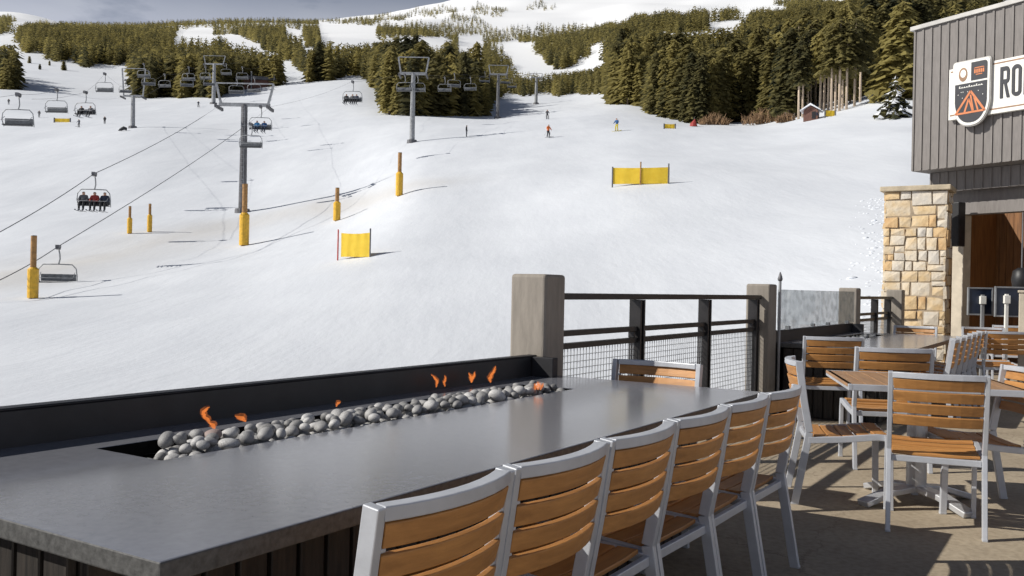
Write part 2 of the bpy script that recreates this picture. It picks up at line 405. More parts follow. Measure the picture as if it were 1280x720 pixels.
def make_terrain():
    nu,ny=len(US),len(LY)
    Y=np.exp(LY)[None,:]*np.ones((nu,1)); X=US[:,None]*Y
    co=np.stack([X,Y,ZG],-1).reshape(-1,3)
    i,j=np.meshgrid(np.arange(nu-1),np.arange(ny-1),indexing='ij'); a=(i*ny+j).ravel()
    q=np.stack([a,a+ny,a+ny+1,a+1],-1)
    me=bpy.data.meshes.new('snow_slope')
    me.vertices.add(len(co)); me.vertices.foreach_set('co',co.ravel())
    me.loops.add(q.size); me.loops.foreach_set('vertex_index',q.ravel().astype(np.int32))
    me.polygons.add(len(q)); me.polygons.foreach_set('loop_start',np.arange(0,q.size,4,dtype=np.int32)); me.polygons.foreach_set('loop_total',np.full(len(q),4,dtype=np.int32))
    me.update(calc_edges=True); me.polygons.foreach_set('use_smooth',[True]*len(q))
    d=np.zeros(len(co))
    line=[(0,352),(120,322),(190,303),(290,283),(400,258),(505,236)]
    pts=[ground(*p) for p in line]
    for k in range(len(pts)-1):
        p,qq=np.array(pts[k])[:2],np.array(pts[k+1])[:2]
        v=qq-p; t=np.clip(((co[:,:2]-p)@v)/(v@v),0,1); dist=np.linalg.norm(co[:,:2]-(p+t[:,None]*v),axis=1)
        d=np.maximum(d,np.exp(-(dist/5.0)**2)*.6)
    at=me.attributes.new('dirt','FLOAT','POINT'); at.data.foreach_set('value',d.astype(np.float32))
    fr=np.clip((co[:,1]-350)/900,0,1)*1.0  # brightness put into the snow colour, growing with distance
    at=me.attributes.new('far_bright','FLOAT','POINT'); at.data.foreach_set('value',fr.astype(np.float32))
    me.materials.append(M['snow'])
    o=bpy.data.objects.new('snow_slope',me); COL.objects.link(o); o['kind']='structure'
make_terrain()
def rubble():
    rg=random.Random(31); m=MB()
    ico=bmesh.new(); bmesh.ops.create_icosphere(ico,subdivisions=2,radius=1); V=[v.co.copy() for v in ico.verts]; Fc=[[v.index for v in f.verts] for f in ico.faces]; ico.free()
    for _ in range(420):
        Y=rg.uniform(19,50); u=.412-abs(rg.gauss(0,.022))+rg.uniform(-.004,.02)
        r=rg.uniform(.03,.085)*(1 if rg.random()<.85 else 1.6); x=u*Y; z=gz(u,Y)-r*.18; ph=[rg.uniform(0,6) for _ in range(3)]; sx,sy,sz=rg.uniform(.8,1.5),rg.uniform(.8,1.5),rg.uniform(.3,.55)
        m.add([(x+v.x*r*sx*(1+.25*math.sin(4*v.y+ph[0])),Y+v.y*r*sy*(1+.25*math.sin(4*v.z+ph[1])),z+v.z*r*sz*(1+.25*math.sin(4*v.x+ph[2]))) for v in V],Fc)
    o=m.build('snow_rubble',M['snow'],smooth=True); tag(o,'lumpy ploughed snow clods heaped beside the stone pillar','snow',None,'stuff')
rubble()

# ------------------------------------------------------------------ deck frame: s along the fire tables, p across (positive towards the slope)
A0=Vector((-.623,1.656)); D=Vector((.5354,.8446)); Nn=Vector((-.8446,.5354)); ANG=math.atan2(D.y,D.x)
def T(s,p,z=0): q=A0+D*s+Nn*p; return Vector((q.x,q.y,z))
PER=8.2
mb=MB(); mb.b2((-6,-15,-1.4),(24,1.60,0)); mb.build('patio_floor',M['floor'],loc=T(0,0),rotz=ANG)['kind']='structure'

# ------------------------------------------------------------------ fire table
ZT=.74
def fire_table(loc,label,gx):
    t=thing('fire_table',label,'fire table',loc,ANG,'long granite fire tables')
    # slab with opening: s 0..3.58, p 0..1.28 ; opening s .60..3.02, p .80..1.11
    m=MB(); x0,x1,y0,y1=0,3.58,0,1.30; a0,a1,b0,b1=.60,3.03,.80,1.10; z0,z1=ZT-.044,ZT
    outer=[(x0,y0),(x1,y0),(x1,y1),(x0,y1)]; inner=[(a0,b0),(a1,b0),(a1,b1),(a0,b1)]
    vs=[(*p,z1) for p in outer]+[(*p,z1) for p in inner]+[(*p,z0) for p in outer]+[(*p,z0) for p in inner]
    fs=[]
    for i in range(4):
        k=(i+1)%4
        fs+= [(i,k,4+k,4+i),(8+i,12+i,12+k,8+k),(i,8+i,8+k,k),(4+i,4+k,12+k,12+i)]
    m.add(vs,fs)
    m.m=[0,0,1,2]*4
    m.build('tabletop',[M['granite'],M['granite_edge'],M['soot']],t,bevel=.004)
    m=MB(); zz=ZT-.05
    m.b2((a0-.012,b0-.012,.46),(a1+.012,b1+.012,.475)); m.b2((a0-.014,b0-.014,.475),(a0-.002,b1+.014,zz)); m.b2((a1+.002,b0-.014,.475),(a1+.014,b1+.014,zz))
    m.b2((a0-.002,b0-.014,.475),(a1+.002,b0-.002,zz)); m.b2((a0-.002,b1+.002,.475),(a1+.002,b1+.014,zz))
    m.build('trough',M['soot'],t)
    m=MB()   # boarded base
    m.b2((.06,.33,0.0),(3.52,.76,ZT-.052)); 
    m.b2((.06,.76,0.0),(3.52,1.24,.44))
    m.b2((.06,.765,.44),(.56,1.24,ZT-.052)); m.b2((3.07,.765,.44),(3.52,1.24,ZT-.052))
    k=.34
    while k<1.2:
        m.b2((.035,k,.02),(.058,k+.085,ZT-.055)); k+=.1
    k=.06
    while k<3.45:
        m.b2((k,.308,.02),(k+.085,.328,ZT-.055)); k+=.1
    m.build('base',M['darkwood'],t,bevel=.003,seg=1)
    m=MB()
    m.b2((gx,1.302,0.0),(3.5,1.34,.85)); m.b2((gx,1.30,.85),(3.5,1.36,.858)); m.b2((3.44,1.16,ZT+.001),(3.498,1.30,.85))
    m.build('wind_guard',M['parapet'],t,bevel=.003,seg=1)
    return t
FT1=fire_table(T(0,0),'long dark granite fire table with six slatted chairs beside the timber post',-2.2)
FT2=fire_table(T(PER,0),'far granite fire table between the glass screen and the stone pillar',-.10)

# ------------------------------------------------------------------ river stones
def stone_mesh(seed):
    bm=bmesh.new(); bmesh.ops.create_icosphere(bm,subdivisions=3,radius=1)
    rg=random.Random(seed); ks=[(Vector((rg.uniform(-1,1),rg.uniform(-1,1),rg.uniform(-1,1)))*2.2,rg.uniform(0,6)) for _ in range(5)]
    sx,sy,sz=rg.uniform(.85,1.25),rg.uniform(.8,1.05),rg.uniform(.62,.85)
    for v in bm.verts:
        f=1+sum(.055*math.sin(v.co.dot(k)+ph) for k,ph in ks)
        v.co=Vector((v.co.x*sx*f,v.co.y*sy*f,v.co.z*sz*f))
    me=bpy.data.meshes.new('river_stone'); bm.to_mesh(me); bm.free(); me.polygons.foreach_set('use_smooth',[True]*len(me.polygons)); return me
def stones(s0, n_max, pinks, near, lab, grp, length=2.43):
    rg=random.Random(21 if near else 22); placed=[]
    extra=[]
    protos=[stone_mesh(100+i) for i in range(7)]
    for me in protos: me.materials.append(M['stone_grey'])
    protosP=[stone_mesh(200+i) for i in range(2)]
    for me in protosP: me.materials.append(M['stone_pink'])
    layers=[(.712,0,.006),(.745,0,.012)] if near else [(.725,0,.01)]
    cnt=0
    for li,(zc,gap,zj) in enumerate(layers):
        tries=0
        want=int(n_max*(.64 if (near and li==0) else (.36 if near else 1)))
        got=0
        while got<want and tries<9000:
            tries+=1
            r=rg.uniform(.019,.032)
            if li==0: s=rg.uniform(.10 if near else .05,length-.03); p=rg.uniform(.03,.27)
            else: s=rg.uniform(.15,length-.1); p=rg.uniform(.05,.22)
            if s<.3 and p>.11+s*.6: continue
            z=zc+rg.uniform(-zj,zj)-max(0,p-.19)*.25
            if any((s-a)**2+(p-b)**2+(z-c)**2<((r+q)*.82)**2 for a,b,c,q in placed): continue
            placed.append((s,p,z,r)); got+=1
            pink = near and rg.random()<pinks
            extra.append((T(s0+.60+s,.80+p,z),r,pink,(rg.uniform(-.5,.5),rg.uniform(-.5,.5),rg.uniform(0,6.28))))
    extra.sort(key=lambda t:(t[0]-Vector((0,0,EYE))).length/t[1])
    for loc,r,pink,rot in extra[:240]:
        me=rg.choice(protosP if pink else protos)
        o=bpy.data.objects.new('river_stone',me); COL.objects.link(o)
        o.location=loc; o.scale=(r,r,r); o.rotation_euler=rot
        if pink: tag(o,'pinkish smooth river stone among the grey ones in the fire trough','stone','pinkish river stones in the fire trough')
        else: tag(o,lab,'stone',grp)
    if extra[240:]:
        m=MB()
        for loc,r,pink,rot in extra[240:]:
            me=rg.choice(protos); X=Matrix.LocRotScale(loc,Euler(rot),(r,r,r))
            m.add([X@v.co for v in me.vertices],[list(p.vertices) for p in me.polygons])
        o=m.build('river_stones',M['stone_grey'],smooth=True); tag(o,'grey river stones filling the post end of the fire trough','stones',None,'stuff')
stones(0,430,.02,True,'smooth grey river stone heaped in the fire trough of the long table','grey river stones in the long table trough')
stones(PER,46,0,False,'tiny grey stone in the trough of the far fire table','grey stones in the far table trough')
o=bpy.data.objects.new('river_stone',stone_mesh(333)); o.data.materials.append(M['stone_grey']); COL.objects.link(o)
o.location=T(.665,.955,.70); o.scale=(.03,.03,.026); tag(o,'pale stone lying alone at the empty end of the fire trough','stone')
o=bpy.data.objects.new('river_stone',stone_mesh(334)); o.data.materials.append(M['stone_grey']); COL.objects.link(o)
o.location=T(.69,.885,.675); o.scale=(.028,.028,.02); tag(o,'dull small stone beside the pale lone stone in the trough','stone')

# ------------------------------------------------------------------ flames
def flame(px,py,pts,rs,label):
    b=at_z(px,py,.76)
    f=MB(); 
    for seq,rr in zip(pts,rs):
        P_=[Vector((x*.012,0.006*math.sin(i*1.7),z*.012)) for i,(x,z) in enumerate(seq)]
        Q_=[]; q_=[]
        for i in range(len(P_)-1):
            for k in range(4):
                fr=k/4; Q_.append(P_[i].lerp(P_[i+1],fr)+Vector((.0022*math.sin(i*5+k*2.1),0,0))); q_.append(rr[i]+(rr[i+1]-rr[i])*fr)
        Q_.append(P_[-1]); q_.append(rr[-1])
        f.tube(Q_,[r*.011 for r in q_],8); f.tube([p+Vector((0,0,.004)) for p in Q_],[r*.022 for r in q_],8,mi=1)
    o=f.build('flame',[M['flame'],M['flame_outer']],smooth=True,loc=b); tag(o,label,'flame','gas flames along the fire trough')
    return o
flame(263,531,[[(0,0),(-.7,1.2),(-1.6,2.2),(-2.0,3.4),(-1.3,4.5),(-.4,5.0)]],[[.15,.5,.45,.5,.35,.05]],'hooked orange flame standing tallest over the empty end of the trough')
flame(268,536,[[(0,0),(-.4,.8),(-1.2,1.6)]],[[.2,.7,.1]],'stubby orange flame low beneath the hooked flame')
flame(307,527,[[(0,0),(-.8,.8),(-2.0,1.2),(-3,1.7)]],[[.2,.7,.55,.05]],'flat curled orange flame low over the stones')
flame(545,484,[[(0,0),(.5,2),(-.5,3.8),(-2,5)]],[[.2,.5,.35,.05]],'faint rust flame alone before the charcoal wind guard')
flame(556,483,[[(0,0),(-.3,1.6),(.4,3.2),(-.2,4.4)]],[[.2,.4,.3,.05]],'second faint flame standing close to the lone rust one')
flame(420,508,[[(0,0),(.6,1.0),(1.6,1.4)]],[[.2,.45,.05]],'tiny low flame midway along the heaped stones')
flame(589,478,[[(0,0),(-.2,2),(-1.0,4.0)],[(0,0),(.9,2.2),(1.6,4.4)]],[[.3,.6,.05],[.3,.6,.05]],'forked orange flame with two tips over the stones')
flame(613,478,[[(0,0),(-.3,1.6),(.6,3.4),(1.7,5.6),(2.0,6.8)]],[[.3,.7,.55,.45,.05]],'slanting orange flame beside the forked one')
flame(672,487,[[(-1,0),(-.8,1),(-1.3,2.2)],[(0,0),(.3,1.6),(.1,3.0)],[(1,0),(1.6,1.2),(2.4,2.4)]],[[.3,.6,.05],[.3,.8,.05],[.3,.6,.05]],'low flame cluster at the foot of the timber post')

# ------------------------------------------------------------------ slatted chair
def make_chair():
    """faces +y; origin on the floor under the back"""
    t=thing('slat_chair','x','chair')
    W=.475; hx=W/2-.0125
    def post(s,z):   # rear member profile
        pass
    prof=lambda z: (-.055+ (z/.42)*.075) if z<.42 else (.02-(z-.42)/.41*.066)
    for s in (-1,1):
        m=MB(); m.sweep([(s*hx,-.055,0),(s*hx,-.012,.24),(s*hx,.02,.42)],.024,.042,(0,1,0))
        m.b2((s*hx-.013,-.077,-.001),(s*hx+.013,-.034,.012)); m.build('leg',M['alu'],t,bevel=.003)
        m=MB(); m.sweep([(s*hx,.475,0),(s*hx,.468,.36),(s*hx,.455,.425)],.024,.036,(0,1,0)); m.b2((s*hx-.013,.456,-.001),(s*hx+.013,.494,.012)); m.build('leg',M['alu'],t,bevel=.003)
    m=MB()
    for s in (-1,1): m.sweep([(s*hx,.015,.375),(s*hx,.20,.388),(s*hx,.40,.412),(s*hx,.465,.408)],.026,.036,(0,0,1))
    m.box((0,.02,.373),(W-.05,.022,.032)); m.box((0,.462,.408),(W-.05,.022,.03))
    m.build('seat_frame',M['alu'],t,bevel=.003)
    m=MB()
    for k in range(5):
        y=.085+k*.083; dz=-.012*math.sin(math.pi*k/4)
        m.sweep([(-W/2+.028,y,.392+dz+.08*y),(-.1,y,.387+dz+.08*y),(.1,y,.387+dz+.08*y),(W/2-.028,y,.392+dz+.08*y)],.074,.016,(0,0,1))
    m.build('seat',M['teak'],t,bevel=.003)
    # back frame: posts and curved top rail
    m=MB()
    for s in (-1,1): m.sweep([(s*hx,.02,.421),(s*hx,prof(.6)-.004,.6),(s*hx,prof(.83),.83)],.024,.042,(0,1,0))
    bow=lambda x: -.044*(1-(x/hx)**2)
    xs=[-hx+.0126+ (2*hx-.0252)*i/8 for i in range(9)]
    m.sweep([(x,prof(.815)+bow(x),.815) for x in xs],.038,.030,(0,0,1))
    for s in (-1,1):
        for z in (.7405,.6775,.6145): m.box((s*(hx-.02),prof(z)-.014,z),(.02,.012,.010))
    m.build('back_frame',M['alu'],t,bevel=.003)
    m=MB()
    xs=[-hx+.016+(2*hx-.032)*i/8 for i in range(9)]
    for z in (.772,.709,.646,.583):
        tl=Vector((0,-.25,.96)).normalized()
        m.sweep([(x,prof(z)+bow(x)*.9-.010,z) for x in xs],.016,.053,tl)
    m.build('backrest',M['teak'],t,bevel=.003)
    return t
CH=make_chair()
first=[True]
def chair(loc,rot,label,group,sx=1.0,sz=1.0):
    if first[0]:
        o=CH; first[0]=False; o.location=loc; o.rotation_euler=(0,0,rot); o['label']=label; o['group']=group
    else: o=dup(CH,loc,rot,label,group)
    o.scale=(sx,1.0,sz); return o
row=ANG   # local +y = n
ords=['slatted chair at the camera end of the row along the fire table','second slatted chair counted from the camera along the fire table','third slatted chair counted from the camera along the fire table','fourth slatted chair counted from the camera along the fire table','fifth slatted chair counted from the camera along the fire table','sixth slatted chair, last in the row at the fire table post end']
for k in range(6):
    chair(T(.495+.49*k,-.226),row+random.uniform(-.025,.025),ords[k],'slatted chairs in a row along the fire table')
chair(T(3.87,.735),ANG+math.pi/2,'lone slatted chair facing the end of the fire table near the railing','chair at the fire table end',1.16)
# chairs round the small table
q=at_z(1183,468,.84); chair((2.245,4.83,0),R(-21),'sunlit slatted chair with its back to the camera at the small square table','chairs round the small square table',1.02,1.015)
chair((1.80,5.66,0),R(-102),'slatted chair seen side-on between the fire table and the small square table','chairs round the small square table',1.06,1.015)
chair((2.72,6.55,0),R(-9),'slatted chair half hidden behind the small square tabletop','chairs round the small square table',1.12,1.05)
chair((2.99,5.46,0),R(84),'slatted chair cut off by the picture edge at the small square table','chairs round the small square table',1.09,1.0)
chair((2.92,8.35,0),R(-8),'slatted chair with a diagonal shadow on its back at the far table end','chair at the near end of the far fire table',1.12,1.03)
for k in range(6):
    chair(T(PER+.55+.49*k,-.21),row+R(8),'slatted chair in the packed row along the far fire table','slatted chairs in a row along the far fire table')
chair(T(PER+4.05,.62),ANG+math.pi/2,'slatted chair at the pillar end of the far fire table','chair at the far fire table end',1.15)
chair(T(PER+4.6,-.15),ANG+math.pi/2+.2,'half hidden slatted chair against the foot of the stone pillar','chairs by the stone pillar',1.1)
# shaded chairs by the entrance
chair((6.0,11.15,0),R(-4),'shaded slatted chair in front of the framed dark panels','chairs near the entrance',1.12)
chair((7.35,13.5,0),R(-20),'pale backed slatted chair behind the shaded chair by the panels','chairs near the entrance',1.12)

# ------------------------------------------------------------------ small square table
def square_table():
    c=Vector((2.46,5.545,0)); t=thing('square_table','small square slat-topped table with a silver rim and pedestal','table',c,R(-11.5))
    h=.47
    m=MB()
    for i in range(9):
        x=-h+.045+i*(2*h-.09)/8
        m.box((x,0,.732),((2*h-.09)/8-.006,2*h-.06,.016))
    m.build('tabletop',M['teak_old'],t,bevel=.002)
    m=MB()
    for s in (-1,1):
        m.box((s*(h-.0126),0,.722),(.025,2*h,.036)); m.box((0,s*(h-.0126),.722),(2*h-.0508,.025,.036))
    m.box((0,0,.712),(2*h-.06,.06,.02)); m.build('rim',M['alu'],t,bevel=.003)
    m=MB(); m.tube([(0,0,.10),(0,0,.70)],.058,20); m.box((0,0,.695),(.3,.3,.012)); m.build('column',M['castfoot'],t,smooth=False,bevel=.002)
    for k in range(4):
        a=R(32)+k*math.pi/2; dx,dy=math.cos(a),math.sin(a)
        m=MB(); m.sweep([(dx*.03,dy*.03,.09),(dx*.2,dy*.2,.075),(dx*.34,dy*.34,.035),(dx*.40,dy*.40,.018)],.088,.036,(0,0,1)); m.build('foot',M['castfoot'],t,bevel=.006)
square_table()

# ------------------------------------------------------------------ posts, railings, glass screen
def post(s,label,p=1.255,w=.24,h=1.325):
    t=thing('timber_post',label,'post',T(s,p),ANG,'square timber posts along the patio edge')
    m=MB(); m.b2((0,0,0),(w,w,h)); m.build('shaft',M['concrete_post'],t,bevel=.02,seg=3)
    m=MB(); m.b2((-.012,-.012,0.0),(w+.012,w+.012,.05)); m.build('shoe',M['darkmetal'],t,bevel=.004)
    return t
post(3.505,'square grey timber post at the end of the long fire table')
post(7.83,'square grey timber post beside the glass screen pole')
post(3.505+PER,'square grey timber post at the end of the far fire table')
post(14.35,'shaded timber post standing against the stone pillar',p=1.13)
def railing(s0,s1,bal,label,mesh=True,pl=1.37):
    t=thing('railing',label,'railing',T(s0,pl),ANG,'dark steel railings'); Ln=s1-s0
    m=MB(); m.b2((0,-.035,1.175),(Ln,.035,1.215)); m.build('top_rail',M['darkmetal'],t,bevel=.004)
    for z in (.965,.885):
        m=MB(); m.b2((0,-.022,z-.018),(Ln,.022,z+.018)); m.build('mid_rail',M['darkmetal'],t,bevel=.003)
    m=MB(); m.b2((0,-.022,.08),(Ln,.022,.115)); m.build('bottom_rail',M['darkmetal'],t,bevel=.003)
    for b in bal:
        x=b-s0
        m=MB()
        for dx in (-.03,.03): m.b2((x+dx-.011,-.045,0),(x+dx+.011,.045,1.173))
        for dx in (-.09,.09): m.b2((x+dx-.012,-.0225,.904),(x+dx+.012,.0225,.946))
        m.b2((x-.06,-.06,0.0),(x+.06,.06,.012)); m.build('baluster',M['darkmetal'],t,bevel=.002,seg=1)
    if mesh:
        m=MB(); x=.03
        while x<Ln: m.b2((x-.0017,-.003,.116),(x+.0017,.0014,.866)); x+=.042
        z=.15
        while z<.86: m.b2((0,.0016,z-.0017),(Ln,.006,z+.0017)); z+=.042
        m.build('wire_mesh',M['galv'],t)
    return t
railing(3.75,7.825,[5.02,6.38,7.70],'dark steel railing with wire mesh between the two timber posts')
railing(3.505+PER+.245,14.345,[13.1,14.1],'short dark railing between the timber post and the stone pillar',pl=1.30)
def glass_screen():
    s0,s1=8.16,11.68; t=thing('glass_screen','clear glass wind screen standing on the far dark wall','glass screen',T(s0,1.28),ANG)
    for a,b in ((0.03,1.74),(1.77,3.48)):
        m=MB(); m.b2((a,-.006,.87),(b,.006,1.275)); m.build('glass_pane',M['glass'],t)
    m=MB(); m.tube([(-.02,-.03,0),(-.02,-.03,1.36)],.015,10); m.build('pole',M['galv'],t,smooth=False)
    m=MB(); m.tube([(-.02,-.03,1.36),(-.02,-.03,1.38),(-.015,-.03,1.41),(-.02,-.03,1.45)],[.02,.026,.018,.005],10); m.build('finial',M['mastdark'],t,smooth=True)
    m=MB()
    for x in (.4,1.4,2.1,3.1): m.b2((x-.03,-.02,.863),(x+.03,.02,.9))
    m.build('clamp',M['galv'],t)
glass_screen()

# ------------------------------------------------------------------ building, pillar, sign
FX=Vector((.53,-.848)); FY=Vector((.848,.53)); BY=16.2
P0=Vector((.4318*BY,BY))
BROT=math.atan2(FX.y,FX.x)
def on_facade(px,py,y=0.0):
    u,e=ue(px,py); base=P0+FY*y
    x=(u*base.y-base.x)/(FX.x-u*FX.y)
    Y=base.y+FX.y*x
    return x,EYE+e*Y
ZB=on_facade(1134,215)[1]; ZTOP=on_facade(1136,41)[1]
bld=thing('lodge_building','grey board-clad lodge with an overhanging upper storey and shaded entrance','building',(P0.x,P0.y,0),BROT)
def flipM(): return None
LX=7.0
m=MB(); rise=.018
def wedge(m,x0,x1,y0,y1,z0,zt0,zt1):
    vs=[(x0,y0,z0),(x1,y0,z0),(x1,y1,z0),(x0,y1,z0),(x0,y0,zt0),(x1,y0,zt1),(x1,y1,zt1),(x0,y1,zt0)]
    m.add(vs,[(0,3,2,1),(4,5,6,7),(0,1,5,4),(1,2,6,5),(2,3,7,6),(3,0,4,7)])
# local +y of the building frame points inward (FX rotated +90deg)
wedge(m,0,LX,0,7,ZB,ZTOP,ZTOP+rise*LX)
x=.0
while x<LX-.05:
    zt=ZTOP+rise*x-.02
    m.b2((x+.002,-.020,ZB+.004),(x+.036,-.0005,zt)); x+=.158
m.build('upper_siding',M['taupe'],bld)
m=MB(); 
vs=[(-.06,-.05,ZTOP+.002),(LX,-.05,ZTOP+rise*LX+.002),(LX,7.05,ZTOP+rise*LX+.002),(-.06,7.05,ZTOP+.002)]
m.add([*vs,*[(a,b,c+.075) for a,b,c in vs]],[(0,3,2,1),(4,5,6,7),(0,1,5,4),(1,2,6,5),(2,3,7,6),(3,0,4,7)]); m.build('roof_edge',M['flash'],bld,bevel=.006)
m=MB(); zr=on_facade(1188,239,.45)[1]
m.b2((.06,.45,zr),(LX,.55,ZB-.004)); x=.06
while x<LX-.05: m.b2((x,.436,zr+.004),(x+.028,.4495,ZB-.006)); x+=.158
m.build('lower_fascia',M['taupe'],bld)
zl=on_facade(1215,268,.75)[1]
m=MB(); m.b2((.1,.70,zl),(LX,.95,zr+.05)); m.build('lintel',M['taupe'],bld,bevel=.006)
m=MB(); m.b2((.1,.56,zr+.06),(LX,7,zr+.10)); m.b2((LX-.12,.97,0),(LX-.02,6.9,zr)); m.build('ceiling',M['taupe'],bld)
xj=on_facade(1190,330,.72)[0]; xk=on_facade(1204,330,.72)[0]
m=MB(); m.b2((xj,.72,0.0),(xk,.94,zl-.003)); m.build('door_jamb',M['beige'],bld,bevel=.006)
m=MB(); yy=.1
m.b2((-.4,3.2,0.0),(LX,3.3,zr+.05)); x=-.38
while x<LX-.15: m.b2((x,3.185,.01),(x+.132,3.199,zr+.04)); x+=.14
m.b2((-.4,1.0,0),(-.3,3.18,zr+.05)); m.build('interior_wall',M['interior_wood'],bld,bevel=0)
xs=on_facade(1191,280,.35)[0]; xs2=on_facade(1200.5,280,.35)[0]; z1=on_facade(1195,253,.35)[1]; z0=on_facade(1195,308,.35)[1]
m=MB(); m.b2((xs,.30,z0),(xs2,.5,z1)); m.build('wall_box',M['black'],bld,bevel=.015)

# stone pillar
def pillar():
    Yr=14.9; ur=ue(1183,320)[0]; ul=ue(1103,320)[0]
    c=Vector((ur*Yr,Yr)); w=(c.x-ul*c.y)/(-Nn.x+ul*Nn.y); dpt=.62
    h=1.25+ue(1143,238)[1]*(Yr+.2)
    t=thing('stone_pillar','golden sandstone pillar with a flat pale capstone at the lodge corner','pillar',(c.x,c.y,0),ANG); t['kind']='thing'
    # local x = d (depth), local y = n (towards the slope)
    core=MB(); core.b2((.02,.02,0),(dpt-.02,w-.02,h-.01)); core.build('mortar_core',M['mortar'],t)
    rg=random.Random(5); m=MB(); tints=[]
    def face(L,emit):
        """split L x h rectangle into irregular ashlar"""
        st=[]
        def split(x0,x1,z0,z1,dp):
            ww,hh=x1-x0,z1-z0
            if (ww<.46 and hh<.34 and rg.random()<.4) or (ww<.30 and hh<.24 and rg.random()<.8) or (ww<.17 and hh<.17): st.append((x0,x1,z0,z1)); return
            if ww>hh*1.15 or (ww>.3 and hh<.26):
                k=x0+ww*rg.uniform(.28,.72); split(x0,k,z0,z1,dp+1); split(k,x1,z0,z1,dp+1)
            else:
                k=z0+hh*rg.uniform(.28,.72); split(x0,x1,z0,k,dp+1); split(x0,x1,k,z1,dp+1)
        split(0,L,0,h,0)
        for a in st: emit(*a)
    g=.007
    def quad(P,Nv,x0,x1,z0,z1,U):
        dpth=rg.uniform(.004,.03); tv=rg.random()
        j=lambda: rg.uniform(-.022,.022)
        base=[(x0+g,z0+g),(x1-g,z0+g),(x1-g,z1-g),(x0+g,z1-g)]
        if x1-x0>.12 and z1-z0>.12: base=[(a+j()*.5,b+j()*.5) for a,b in base]
        vs=[P+U*a+Vector((0,0,b))-Nv*.02 for a,b in base]
        cx=sum(a for a,b in base)/4; cz=sum(b for a,b in base)/4
        top=[P+U*(cx+(a-cx)*.95)+Vector((0,0,cz+(b-cz)*.95))+Nv*(dpth+j()*.6) for a,b in base]
        mid=P+U*cx+Vector((0,0,cz))+Nv*(dpth+.012)
        b=len(m.f)
        m.add(vs+top+[mid],[(0,1,5,4),(1,2,6,5),(2,3,7,6),(3,0,4,7),(4,5,8),(5,6,8),(6,7,8),(7,4,8)])
        tints.extend([tv]*8)
    face(w,lambda a,b,c_,d_: quad(Vector((0.02,0,0)),Vector((-1,0,0)),a,b,c_,d_,Vector((0,1,0))))
    face(dpt,lambda a,b,c_,d_: quad(Vector((0,.02,0)),Vector((0,-1,0)),a,b,c_,d_,Vector((1,0,0))))
    face(dpt,lambda a,b,c_,d_: quad(Vector((0,w-.02,0)),Vector((0,1,0)),a,b,c_,d_,Vector((1,0,0))))
    o=m.build('stonework',M['masonry'],t)
    at=o.data.attributes.new('tint','FLOAT','FACE'); at.data.foreach_set('value',tints)
    m=MB(); m.b2((-.055,-.05,h),(dpt+.055,w+.055,h+.085)); m.build('capstone',M['capstone'],t,bevel=.015)
pillar()

